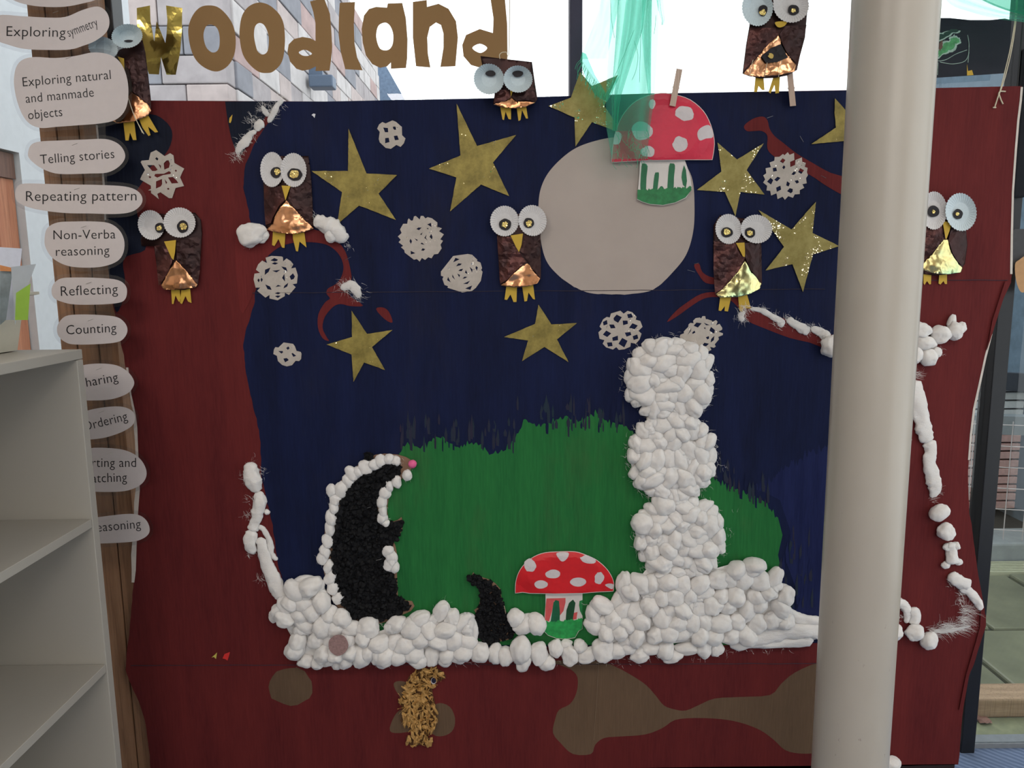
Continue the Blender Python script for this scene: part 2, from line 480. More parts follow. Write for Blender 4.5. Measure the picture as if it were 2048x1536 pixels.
window(2, [(-1.6, -1.55, BY - .08, BY - .02, .95, 2.35, FRAME), (1.55, 1.6, BY - .08, BY - .02, .95, 2.35, FRAME), (-.03, .03, BY - .08, BY - .02, .95, 2.35, FRAME)],
       [(-1.55, -.03, BY - .05, BY - .045, .95, 2.35), (.03, 1.55, BY - .05, BY - .045, .95, 2.35)])
window(3, [(RX + .02, RX + .08, -2.9, -2.85, .12, 2.45, FRAME), (RX + .02, RX + .08, -.3, -.25, .12, 2.45, FRAME), (RX + .02, RX + .08, -1.6, -1.54, .12, 2.45, FRAME)],
       [(RX + .04, RX + .045, -2.85, -1.6, .12, 2.45), (RX + .04, RX + .045, -1.54, -.3, .12, 2.45)])

# ---- round white pillar
bm = bmesh.new()
NS = 64
v = []; f = []
prof = [(.078, 0), (.078, .012), (.068, .02), (.0665, .04), (.0665, H)]
for r, z in prof:
    for k in range(NS): v.append((.632 + r * math.cos(2 * math.pi * k / NS), -.40 + r * math.sin(2 * math.pi * k / NS), z))
for i in range(len(prof) - 1):
    for k in range(NS): f.append([i * NS + k, i * NS + (k + 1) % NS, (i + 1) * NS + (k + 1) % NS, (i + 1) * NS + k])
mk('pillar', v, f, PILLAR, smooth=True, kind='structure')

# ---- timber post of three planks, left of the board
pt = root('timber_post', (-.985, .05, 0), 'brown stained timber post of upright planks behind the hanging word bubbles', 'post')
for x0, x1 in ((-1.036, -1.0), (-.997, -.951), (-.948, -.905)):
    box('plank', x0, x1, .02, .095, 0, H, POST, pt, .0015)
box('backing', -1.03, -.912, .04, .09, 0, H, m_plain('dark_gap', (30, 20, 16), .9), pt)

# ================================================================== OUTSIDE
PAVE = m_plain('wet_sandstone_paving', (112, 114, 92), .35, var=.25, nscale=5, bump=.3)
GROUT = m_plain('dark_joint', (70, 68, 62), .9, var=.2)
RENDER = m_plain('white_render', (214, 216, 220), .8, var=.04, nscale=30, bump=.3)
STONE = [m_plain('sandstone', c, .9, var=.14, nscale=5, bump=.5) for c in ((166, 158, 160), (184, 170, 168), (138, 138, 146), (196, 190, 190), (176, 152, 150))]
ORANGEW = m_wood('orange_timber', (176, 106, 76), (206, 140, 106))
box('outside_ground', -8, 8, .16, 24, -.12, -.03, GROUT, kind='structure')
pv = root('paving', (1.8, .8, 0), kind='structure')
for j, (y0, y1) in enumerate(((.40, .80), (.815, 1.28))):
    x = .7 + .25 * j
    while x < 2.6:
        x1 = x + random.uniform(.34, .5)
        vv, ff = bevbox(x, x1 - .015, y0, y1, -.06, -.012 + random.uniform(-.004, .004), .008)
        mk('paving_stone', vv, ff, PAVE, pv); x = x1
lg = box('timber_ledge', .6, 3.0, .30, .385, -.03, .03, m_wood('weathered_ledge', (140, 116, 92), (176, 150, 122), (.08, 1, 1)), None, .006,
         label='weathered timber edging lying outside the glass at bottom right', cat='edging')
box('outside_gutter', .6, 3.0, .17, .30, -.06, -.028, m_plain('mossy_gutter', (128, 132, 104), .5, var=.3, nscale=14), kind='structure')
# litter in the gutter
for i, (px, py, s, c, nm, lb) in enumerate(((1985, 1427, .011, (226, 226, 224), 'pebble', 'small white pebble in the gutter outside the glass'),
                                   (2040, 1418, .018, (200, 204, 200), 'dead_leaf', 'pale curled leaf in the gutter at the right edge'),
                                   (2026, 1398, .015, (210, 214, 212), 'dead_leaf', 'thin pale leaf fragment beside the timber edging'),
                                   (1966, 1442, .02, (130, 96, 84), 'dead_leaf', 'brown leaf litter beside the white pebble'))):
    p = PZ(px, py, -.025)
    bm = bmesh.new(); bmesh.ops.create_icosphere(bm, subdivisions=2, radius=s)
    for vv in bm.verts:
        vv.co *= 1 + .5 * noise.noise(vv.co * 90 + Vector((i * 7, 0, 0))); vv.co.z *= (.8 if i == 0 else .25)
    bm.verts.index_update()
    mk(nm, [vv.co + p + Vector((0, 0, s * .2)) for vv in bm.verts], [[q.index for q in g.verts] for g in bm.faces], m_plain(nm + '_%d' % i, c, .6), label=lb, cat='litter' if i else 'stone')
    bm.free()
# kerb, grating
box('outside_kerb', .8, 4, 1.42, 1.62, -.05, .07, m_plain('grey_kerb', (150, 156, 156), .7, var=.12, nscale=14), None, .01, kind='structure')
gr = root('drain_grating', (2, 1.36, -.03), 'ribbed metal drain grating outside beyond the paving', 'grating')
for i in range(7):
    yy = 1.29 + i * .018
    box('bar', .9, 3.4, yy, yy + .009, -.05, -.005, m_plain('pale_metal', (186, 188, 160), .4) if i == 0 else bpy.data.materials['pale_metal'], gr)
# slatted planter
SLR = m_plain('slat_with_red_reflection', (226, 186, 178), .7, var=.1); SLW = m_plain('pale_slat_paint', (226, 232, 234), .7, var=.06)  # red tone of the lower slats is a glass reflection put into their colour
pl = root('slatted_bench', (2.0, 2.1, 0), 'low slatted outdoor bench behind the wire mesh seen through the right glass', 'bench')
for i in range(15):
    z = .02 + i * .044
    box('slat', 1.02, 3.4, 2.05, 2.075, z, z + .035, SLR if i < 10 else SLW, pl, .002)
box('frame', 1.0, 3.4, 2.09, 2.5, 0, .66, m_plain('dark_bench_frame', (60, 58, 62), .8), pl)
rv, rf = boxg(1.0, 3.4, 1.93, 2.0, .50, .585)
rv = [(x, y - (x - 1.0) * .22, z) for x, y, z in rv]
mk('rail', rv, rf, m_plain('grey_metal_rail', (126, 134, 138), .5), pl)
rv, rf = boxg(1.0, 3.4, 2.0, 2.04, .75, .84)
mk('rail', [(x, y, z - (x - 1.0) * .07) for x, y, z in rv], rf, m_plain('dark_grey_rail', (70, 74, 82), .5), pl)
# wire mesh fence
fe = root('wire_mesh_fence', (1.9, 1.7, 0), 'thin galvanised wire mesh fence standing outside the right glass', 'fence')
WIRE = m_plain('galvanised_wire', (190, 184, 184), .4)
for i in range(20):
    x = 1.15 + i * .072
    v_, f_ = tubeg([(x, 1.72 - (x - 1.15) * .25, .0), (x, 1.72 - (x - 1.15) * .25, .60)], .0022, 5)
    mk('wire', v_, f_, WIRE, fe)
for i in range(7):
    z = .02 + i * .094
    v_, f_ = tubeg([(1.15, 1.72, z), (2.55, 1.72 - 1.4 * .25, z)], .0022, 5)
    mk('wire', v_, f_, WIRE, fe)
box('fence_post', 1.262, 1.287, 1.70, 1.73, 0, .86, m_plain('cream_post', (214, 200, 176), .6), fe, .003)
# blue grey garden wall, right
GW = m_plain('blue_grey_render', (104, 124, 140), .9, var=.18, nscale=16, bump=.4)
box('outside_wall', 2.6, 2.8, .8, 7.5, -.1, 2.40, GW, kind='structure')
box('outside_wall', 1.25, 2.6, 2.75, 2.85, 0, 1.55, GW, kind='structure')
# white rendered house, left
a = Acc()
a.add(*boxg(-2.3, -1.9, 1.31, 2.3, -.1, 4.5)); a.add(*boxg(-2.3, -1.9, .2, 1.31, 1.74, 4.5))
hs = root('rendered_house', (-2.1, 1.3, -.1), 'white rendered house wall outside the left glass', 'house')
a.mk('wall', RENDER, hs)
box('window_frame', -2.02, -1.93, 1.19, 1.305, -.1, 1.64, ORANGEW, hs, .004, label='orange brown timber window frame')
box('lintel', -2.04, -1.92, .2, 1.305, 1.64, 1.735, m_wood('dark_lintel', (96, 70, 62), (130, 92, 78)), hs)
box('pane', -2.0, -1.98, .2, 1.19, -.1, 1.64, m_plain('dull_teal_pane', (128, 150, 152), .15, var=.1, nscale=3), hs)
# sandstone building: front wall towards us and a receding side wall
sb = root('sandstone_building', (-3.4, 9, -.1), 'weathered sandstone building with block courses behind the gold lettering', 'building')
XC, YC = -2.95, 6.6
YE = 16.1
box('wall', -7.4, XC - .05, YC + .05, 16.1, -.1, 6.2, m_plain('lime_mortar', (176, 168, 166), .9), sb)
def stonebox(x0, x1, y0, y1, z0, z1, i):
    vv, ff = bevbox(x0, x1, y0, y1, z0, z1, .012)
    o = mk('stone', vv, ff, STONE[i], sb); return o
z = 2.0; row = 0
while z < 6.1:
    h = .29 if row % 3 else .34
    x = XC + random.uniform(0, .1) * 0; first = True
    while x > -5.4:
        wd = random.uniform(.35, .75) if not first else (.45 if row % 2 else .7)
        q = random.uniform(0, .02); first = False
        stonebox(x - wd + .012, x, YC - .02 - q, YC + .2, z, z + h - .012, random.choice([0, 0, 1, 2, 2]))
        x -= wd
    y = YC + .2
    while y < YE:
        wd = random.uniform(.45, 1.1)
        wd = min(wd, YE - y)
        if wd < .1: break
        q = random.uniform(0, .03)
        stonebox(XC - .2, XC + q, y, y + wd - .012, z, z + h - .012, random.choice([0, 1, 3, 3, 4, 2, 3]))
        y += wd
    z += h; row += 1
# small camera on the side wall, seen between the letters
cm = root('wall_lamp', (-2.8, 9.9, 3.2), 'small grey lamp fixed to the sandstone side wall between the letters d and l', 'lamp')
box('bracket', -2.95, -2.74, 9.9, 9.96, 4.05, 4.3, m_plain('blue_grey_metal', (92, 108, 130), .5), cm)
box('lamp_head', -2.9, -2.55, 9.7, 9.95, 3.95, 4.12, bpy.data.materials['blue_grey_metal'], cm, .02)
# slate roof beyond
SL = m_plain('blue_slate', (110, 130, 156), .8, var=.2, nscale=14)
sheet('slate_roof', [(735, 300), (866, 300), (812, 203), (768, 125), (735, 90)], -18, 1.0, SL, label='small steep blue slate roof slope at the far end of the sandstone building', cat='roof')
box('far_house', -5.0, -2.0, 18.1, 20, -.1, 3.0, STONE[2], label='far stone house under the blue slate roof', cat='house')

# ================================================================== LEFT SHELF UNIT
ZT = 1.126
su = root('shelf_unit', (-1.0, -.8, 0), 'white laminate open shelf unit at the left edge of the picture', 'shelves')
XR = -.816; YF = -.28; YN = -1.35
box('end_panel', XR - .40, XR, YF - .02, YF, 0, ZT - .019, WHITE, su, .001)
box('end_panel', XR - .40, XR, YN, YN + .02, 0, ZT - .019, WHITE, su, .001)
box('top_board', XR - .40, XR, YN, YF, ZT - .018, ZT, WHITE, su, .001)
box('back_panel', XR - .41, XR - .401, YN, YF, 0, ZT, WHITE, su)
for z in (.798, .497, .197, .05):
    box('shelf', XR - .398, XR - .001, YN + .021, YF - .021, z - .017, z, WHITE, su, .001)
# ---- cream tub with papers
tb = root('plastic_tub', (-1.08, -.44, ZT), 'cream plastic tub of laminated papers standing on the white shelf unit', 'tub')
v = []; f = []
def ring(x0, x1, y0, y1, z): return [(x0, y0, z), (x1, y0, z), (x1, y1, z), (x0, y1, z)]
zr = P(60, 590, .33).z
rr = [ring(-1.20, -.922, -.60, -.305, ZT + .002), ring(-1.215, -.905, -.615, -.295, zr - .004), ring(-1.235, -.884, -.63, -.283, zr), ring(-1.235, -.884, -.63, -.283, zr + .005), ring(-1.205, -.912, -.605, -.300, zr + .005), ring(-1.195, -.928, -.595, -.31, ZT + .006)]
for r_ in rr: v += r_
for i in range(5):
    for k in range(4): f.append([i * 4 + k, i * 4 + (k + 1) % 4, i * 4 + 4 + (k + 1) % 4, i * 4 + 4 + k])
f.append([3, 2, 1, 0]); f.append([20, 21, 22, 23])
mk('body', v, f, TUB, tb)
def card(px0, py0, px1, py1, px2, py2, px3, py3, off, mat, name, label, cat='paper', group=None):
    q = [(px0, py0), (px1, py1), (px2, py2), (px3, py3)]
    return sheet(name, q, off, .0015, mat, label=label, cat=cat, group=group)
pg = m_plain('grey_printed_card', (120, 130, 134), .3, var=.4, nscale=26)
card(0, 532, 26, 537, 12, 640, 0, 650, .40, pg, 'printed_card', 'grey patterned picture card in the cream tub')
card(-5, 494, 44, 497, 30, 640, -5, 640, .37, m_plain('milky_sleeve', (196, 200, 214), .15, var=.05), 'plastic_sleeve', 'tall milky laminated sleeve at the back of the cream tub')
card(22, 534, 72, 528, 60, 560, 30, 650, .42, m_plain('clear_grey_sleeve', (160, 166, 172), .1, var=.12, nscale=12), 'plastic_sleeve', 'tilted clear grey laminated sleeve in front in the cream tub')
card(32, 586, 61, 567, 56, 640, 30, 640, .44, m_plain('lime_green_card', (132, 168, 60), .5, var=.2, nscale=10), 'green_card', 'lime green card corner at the right of the cream tub')
card(0, 530, 30, 537, 28, 543, 0, 542, .405, m_plain('orange_brown_card', (196, 130, 80), .5, var=.3, nscale=30), 'brown_card', 'narrow orange brown card top in the cream tub')

# ================================================================== THE PAINTED BOARD
T = .007      # card thickness; its front is at Y = 0
BO = [(198, 202), (300, 201), (650, 203), (1000, 196), (1300, 187), (1700, 180), (2044, 172), (2042, 200), (2037, 240), (2032, 300), (2026, 384), (2024, 470), (2023, 548), (2022, 563), (2006, 597),
      (1993, 640), (1981, 676), (1969, 720), (1961, 760), (1955, 790), (1948, 818), (1941, 880), (1936, 943), (1938, 1018), (1946, 1068), (1951, 1106), (1957, 1152), (1964, 1190), (1971, 1230), (1971, 1252),
      (1958, 1292), (1948, 1325), (1938, 1352), (1928, 1402), (1922, 1464), (1917, 1529), (1300, 1545), (303, 1560), (298, 1500), (294, 1470), (290, 1440), (277, 1402), (262, 1370), (251, 1340), (254, 1302),
      (260, 1252), (265, 1190), (268, 1152), (270, 1118), (272, 1080), (275, 1005), (277, 980), (274, 880), (270, 830), (261, 788), (252, 740), (243, 690), (232, 640), (222, 590), (216, 534), (210, 440), (205, 345), (193, 250)]
BO = [(x + .8 * noise.noise(Vector((x * .05, y * .05, 1))) * 2, y + (0 if y < 210 else .8 * noise.noise(Vector((x * .05, y * .05, 5))))) for x, y in dens(BO, 9)]
bd = root('painted_board', (0, 0, P(1850, 1529, 0).z), 'large painted cardboard scene board with dark red tree trunks, night sky and green hill', 'board')
sheet('card_sheet', BO, -T, T - .001, CORE, bd)
sheet('red_paint', BO, -.001, .001, RED, bd, label='dark red painted ground colour and tree trunks')
def torn(seg, name='torn_edge'):
    L = []; R = []
    for i, (x, y, wd) in enumerate(seg):
        j = 1.6 * noise.noise(Vector((y * .15, i * .3, 2)))
        L.append((x - wd + j, y)); R.append((x + 1.5 + j * .3, y))
    sheet(name, L + R[::-1], -.003, .0036, LINER, bd, label='pale torn card edge')
torn([(x, y, 2.5 + 2 * abs(noise.noise(Vector((y * .06, 0, 0))))) for x, y in ((194, 250), (197, 290), (206, 345), (209, 380), (211, 440))])
torn([(x, y, w_) for x, y, w_ in ((255, 735, 3), (261, 788, 2), (266, 810, 3), (270, 830, 2), (273, 855, 6), (274, 880, 4), (276, 930, 4), (278, 980, 7), (276, 1005, 8), (273, 1050, 5), (272, 1080, 7), (271, 1110, 9), (270, 1140, 7), (267, 1165, 4))])
R_ = []; L_ = []
for x, y in ((2044, 174), (2042, 200), (2037, 240), (2032, 300), (2026, 384), (2024, 470), (2023, 548)):
    R_.append((x + 2, y)); L_.append((x - 2.5 + noise.noise(Vector((y * .1, 0, 0))), y))
sheet('torn_edge', R_ + L_[::-1], -.003, .0036, LINER, bd)
sheet('torn_edge', [(1985, 668), (1973, 715), (1963, 762), (1951, 815), (1944, 870), (1940, 920), (1936, 920), (1940, 868), (1946, 818), (1959, 760), (1969, 714), (1981, 668)], -.003, .0036, LINER, bd)
# folded back rim at the right edge below the upper crease
sheet('folded_rim', [(2010, 563), (2023, 563), (2007, 597), (1982, 676), (1974, 700), (1985, 640), (1998, 600)], .0, .004, RED, bd)
sheet('folded_rim', [(1962, 1215), (1972, 1232), (1972, 1252), (1959, 1292), (1938, 1352), (1926, 1420), (1918, 1420), (1932, 1350), (1950, 1290), (1960, 1254)], .0, .004, RED, bd)
def crease(x0, y0, x1, y1):
    pts = []
    n = int((x1 - x0) / 14)
    for i in range(n + 1):
        k = i / n
        pts.append(P(x0 + (x1 - x0) * k, y0 + (y1 - y0) * k + 1.2 * noise.noise(Vector((i * .3, y0, 0))), .0012))
    v, f = tubeg(pts, .0007, 5)
    mk('crease', v, f, m_plain('worn_crease', (52, 44, 56), .8, var=.3), bd)
crease(505, 586, 1650, 578)
crease(262, 1331, 1640, 1327)
crease(1790, 561, 2015, 560)

def jag(poly, idx, amp, step=3.0, seed=0):
    """brush-stroke edge: vertical spikes along the listed runs of the outline"""
    out = []
    L = len(poly)
    for i in range(L):
        a, b = poly[i], poly[(i + 1) % L]
        out.append(a)
        if i in idx:
            n = max(1, int(abs(b[0] - a[0]) / step))
            for k in range(1, n):
                x = a[0] + (b[0] - a[0]) * k / n; y = a[1] + (b[1] - a[1]) * k / n
                out.append((x, y + amp * (noise.noise(Vector((x * .25, seed, 0))) + .6 * noise.noise(Vector((x * .9, seed, 3))))))
    return out
E1 = .0003
SKY = [(565, 203), (650, 203), (1000, 196), (1300, 187), (1760, 180), (1740, 700), (1715, 1000), (1700, 1285), (600, 1300), (575, 1195), (556, 1130), (545, 1050), (530, 985), (523, 950), (521, 900),
       (518, 860), (511, 830), (501, 790), (491, 740), (486, 690), (494, 655), (508, 612), (510, 585), (522, 535), (540, 505), (575, 480), (545, 460), (503, 455), (497, 420), (487, 375), (489, 335), (503, 300), (520, 268), (540, 240), (558, 217)]
SKY = [(x + 2.2 * noise.noise(Vector((x * .07, y * .07, 0))) if x < 600 else x, y) for x, y in dens(SKY, 7)]
sheet('sky_paint', SKY, 0, E1, NAVY, bd, label='navy blue painted night sky')
sheet('sky_paint', dens([(450, 203), (562, 202), (548, 215), (530, 235), (512, 262), (497, 290), (482, 309), (470, 298), (462, 275), (455, 240)], 8), 0, E1, INK, bd)
sheet('sky_paint', smooth([(193, 250), (240, 235), (300, 228), (328, 240), (344, 262), (341, 290), (325, 315), (300, 335), (288, 360), (270, 390), (275, 430), (288, 470), (290, 500), (255, 512), (246, 528), (250, 560), (246, 600), (233, 625), (224, 590), (216, 534), (210, 440), (206, 345)], 3), 0, E1, INK, bd)
sheet('sky_paint', jag([(1500, 975), (1540, 960), (1580, 930), (1620, 905), (1660, 890), (1700, 880), (1700, 1270), (1580, 1270), (1600, 1200), (1575, 1130), (1580, 1060), (1560, 1000), (1530, 985)], range(0, 5), 26, 2.5, 12), E1 * .5, E1, BLUE_LIT, bd, label='streaky blue paint at the right foot of the sky, colour lightened for side light')
H0 = [(690, 1290), (700, 1000), (790, 930), (797, 910), (815, 884), (838, 896), (860, 882), (885, 872), (910, 893), (950, 886), (985, 908), (1012, 900), (1030, 880), (1050, 838), (1075, 852), (1100, 846), (1130, 832), (1150, 846), (1175, 832), (1200, 822), (1216, 846), (1250, 852),
      (1290, 880), (1330, 872), (1400, 935), (1430, 962), (1460, 972), (1490, 987), (1528, 1003), (1556, 1035), (1565, 1070), (1556, 1110), (1566, 1160), (1582, 1205), (1592, 1245), (1585, 1290)]
sheet('hill_paint', jag(H0, range(3, 29), 16, 3, 2), .0005, E1, GREEN, bd, label='green painted hill')
for i in range(150):     # mixed brush strokes where hill and sky meet
    x = random.uniform(800, 1260) if i < 120 else random.uniform(1430, 1540)
    yb = 880 if x < 1030 else (845 if x < 1260 else 960 + (x - 1430) * .4)
    y = yb + random.uniform(-42, 8); h = random.uniform(14, 46); wd = random.uniform(1.2, 4)
    sheet('brush_stroke', [(x - wd, y), (x, y - h * .5), (x + wd, y), (x + wd * .8, y + h * .5), (x - wd * .7, y + h * .45)], .0009 + i * 2e-6, .0002, STREAK if i % 3 else NAVY, bd)
for i in range(40):
    x = random.uniform(1560, 1625); y = random.uniform(1060, 1230); h = random.uniform(20, 50); wd = random.uniform(1.5, 4)
    sheet('brush_stroke', [(x - wd, y), (x + 2, y - h * .5), (x + wd, y), (x + wd * .8, y + h * .5), (x - wd * .7, y + h * .45)], .0009 + i * 2e-6, .0002, BLUE_LIT if i % 2 else STREAK, bd)
MO = smooth([(1077, 410), (1080, 470), (1092, 520), (1118, 552), (1148, 573), (1180, 586), (1232, 589), (1280, 586), (1312, 576), (1345, 545), (1372, 510), (1386, 465), (1389, 415), (1385, 360), (1368, 325), (1345, 300), (1300, 280), (1240, 274), (1190, 282), (1145, 300), (1105, 335), (1084, 370)], 6)
MO = [(x, y + (1.6 * noise.noise(Vector((x * .3, 0, 0))) if y > 560 else 0)) for x, y in MO]
sheet('moon_paint', MO, .0005, E1 * 2, MOON, bd, label='big off-white painted moon')
def brn(poly): sheet('branch_paint', smooth(poly, 3), .0007, E1, BRANCH, bd)
brn([(470, 480), (495, 470), (520, 462), (560, 455), (600, 455), (640, 462), (670, 478), (690, 502), (700, 535), (703, 560), (697, 580), (700, 592), (726, 611), (700, 612), (682, 608), (667, 613), (650, 633), (645, 655), (652, 672), (658, 682), (645, 676), (636, 655), (637, 628), (650, 605), (660, 597), (653, 587), (656, 577), (672, 568), (683, 553), (687, 533), (680, 512), (665, 496), (645, 487), (610, 484), (575, 488), (547, 502), (522, 530), (510, 570), (498, 605), (480, 620)])
brn([(752, 618), (766, 615), (778, 624), (785, 645), (769, 638)])
brn([(1488, 252), (1505, 238), (1525, 233), (1535, 241), (1539, 257), (1549, 272), (1568, 287), (1592, 306), (1622, 324), (1662, 346), (1710, 362), (1710, 400), (1685, 390), (1650, 370), (1620, 350), (1582, 335), (1550, 314), (1535, 298), (1535, 272), (1524, 262), (1508, 262), (1494, 262)])
brn([(1334, 644), (1352, 622), (1374, 605), (1402, 588), (1434, 584), (1480, 590), (1500, 612), (1560, 634), (1600, 648), (1640, 662), (1710, 690), (1710, 745), (1640, 693), (1580, 676), (1530, 657), (1496, 642), (1482, 622), (1460, 600), (1430, 594), (1406, 598), (1380, 614), (1358, 630)])
brn([(1388, 531), (1398, 527), (1404, 543), (1418, 553), (1440, 558), (1440, 568), (1412, 566), (1398, 550)])
def bare(poly, k=3): sheet('bare_patch', smooth(poly, k), 0, E1, KRAFT, bd, label='unpainted brown cardboard patch')
bare(ell(581, 1374, 45, 37, 20, 0, .15, 1), 1)
bare([(788, 1366), (800, 1362), (815, 1368), (820, 1400), (806, 1415), (800, 1395), (790, 1378)])
bare([(862, 1412), (880, 1406), (900, 1414), (910, 1436), (907, 1458), (893, 1470), (872, 1472), (850, 1460), (800, 1466), (780, 1462), (785, 1440), (800, 1420), (830, 1415)])
bare([(1105, 1322), (1195, 1322), (1230, 1333), (1262, 1350), (1292, 1370), (1312, 1392), (1328, 1411), (1350, 1419), (1372, 1421), (1400, 1409), (1430, 1397), (1480, 1394), (1540, 1390), (1562, 1368), (1590, 1345), (1640, 1325), (1690, 1330), (1690, 1490), (1640, 1505), (1600, 1507), (1570, 1500), (1548, 1480), (1520, 1460), (1480, 1445), (1440, 1438),
      (1390, 1436), (1350, 1440), (1325, 1456), (1290, 1469), (1240, 1473), (1208, 1476), (1190, 1490), (1182, 1508), (1146, 1508), (1122, 1487), (1106, 1466), (1110, 1440), (1118, 1420), (1140, 1408), (1153, 1385), (1155, 1355), (1140, 1338)])
crz = m_plain('pale_card_ridge', (120, 100, 80), .8)
v, f = tubeg([P(1197, 1325, .0009), P(1193, 1400, .0009), P(1187, 1480, .0009)], .0007, 5); mk('crease', v, f, crz, bd)
box('batten', P(320, 1500).x, P(1912, 1500).x, .0, .03, 0, P(1850, 1529, 0).z, m_plain('dark_batten', (36, 24, 24), .8), bd)
# the white string tied through the top right corner
st = root('tie_string', P(1997, 190, .004), 'thin pale string tied through the top right corner of the board', 'string')
STR = m_plain('pale_string', (206, 196, 170), .8)
for pp in (((2034, -40), (2031, 30), (2022, 90), (2008, 150), (1998, 190)), ((2036, -40), (2033, 30), (2024, 95), (2010, 155), (1997, 192))):
    v, f = tubeg([P(x, y, .003 + .02 * (1 - (y + 40) / 230)) for x, y in catm(pp, 4)], .0011, 6); mk('strand', v, f, STR, st)
for pp in (((1998, 188), (1993, 203), (1989, 216)), ((1998, 188), (2002, 200), (2006, 208)), ((1997, 189), (2000, 183), (2011, 183)), ((1986, 215), (1992, 215))):
    v, f = tubeg([P(x, y, .004) for x, y in catm(pp, 4)], .0014, 6); mk('loose_end', v, f, STR, st)

# ================================================================== STARS
def gs(v, k=.0006): return lambda x, y: k * noise.noise(Vector((x * .03, y * .03, v)))
STARS = [
 ([(697, 257), (733, 347), (794, 350), (757, 387), (792, 440), (718, 411), (674, 449), (684, 384), (623, 342), (696, 342)], STAR, 'gold glittered star right of the owl on the left branch'),
 ([(913, 207), (954, 292), (1032, 270), (986, 325), (1018, 392), (962, 369), (900, 423), (913, 355), (858, 337), (921, 311)], STAR, 'biggest gold star, its long top point nearest the board top left of the moon'),
 ([(1160, 144), (1184, 172), (1236, 150), (1209, 212), (1246, 268), (1184, 244), (1151, 293), (1149, 235), (1097, 212), (1142, 195)], STAR_G, 'gold star partly under the green cloth above the moon'),
 ([(1435, 285), (1474, 319), (1528, 286), (1493, 340), (1529, 389), (1481, 384), (1471, 432), (1450, 384), (1394, 380), (1443, 343)], STAR_G, 'heavily glittered gold star right of the hanging toadstool'),
 ([(1517, 420), (1583, 459), (1632, 403), (1625, 466), (1679, 492), (1626, 509), (1606, 584), (1585, 528), (1531, 541), (1568, 494)], STAR_G, 'gold glittered star between the right owl and the pillar'),
 ([(1670, 197), (1698, 228), (1748, 240), (1716, 270), (1728, 335), (1690, 302), (1688, 282), (1623, 288), (1672, 255), (1669, 225)], STAR, 'gold star half hidden behind the top of the pillar'),
 ([(703, 621), (734, 668), (785, 660), (744, 694), (770, 740), (728, 725), (707, 764), (703, 709), (653, 689), (704, 674)], STAR, 'gold star under the curled tip of the left branch'),
 ([(1077, 609), (1103, 649), (1154, 646), (1114, 679), (1137, 724), (1089, 694), (1044, 722), (1056, 681), (1008, 674), (1070, 648)], STAR, 'plain gold star below the moon with little glitter')]
for i, (pl_, mt, lb) in enumerate(STARS):
    pl_ = [(x + .7 * noise.noise(Vector((x * .2, y * .2, 9))), y + .7 * noise.noise(Vector((x * .2, y * .2, 4)))) for x, y in dens(pl_, 6)]
    sheet('gold_star', pl_, .0012, .0022, mt, step=9, disp=gs(i, .0009), label=lb, cat='star', group='gold card stars on the night sky')

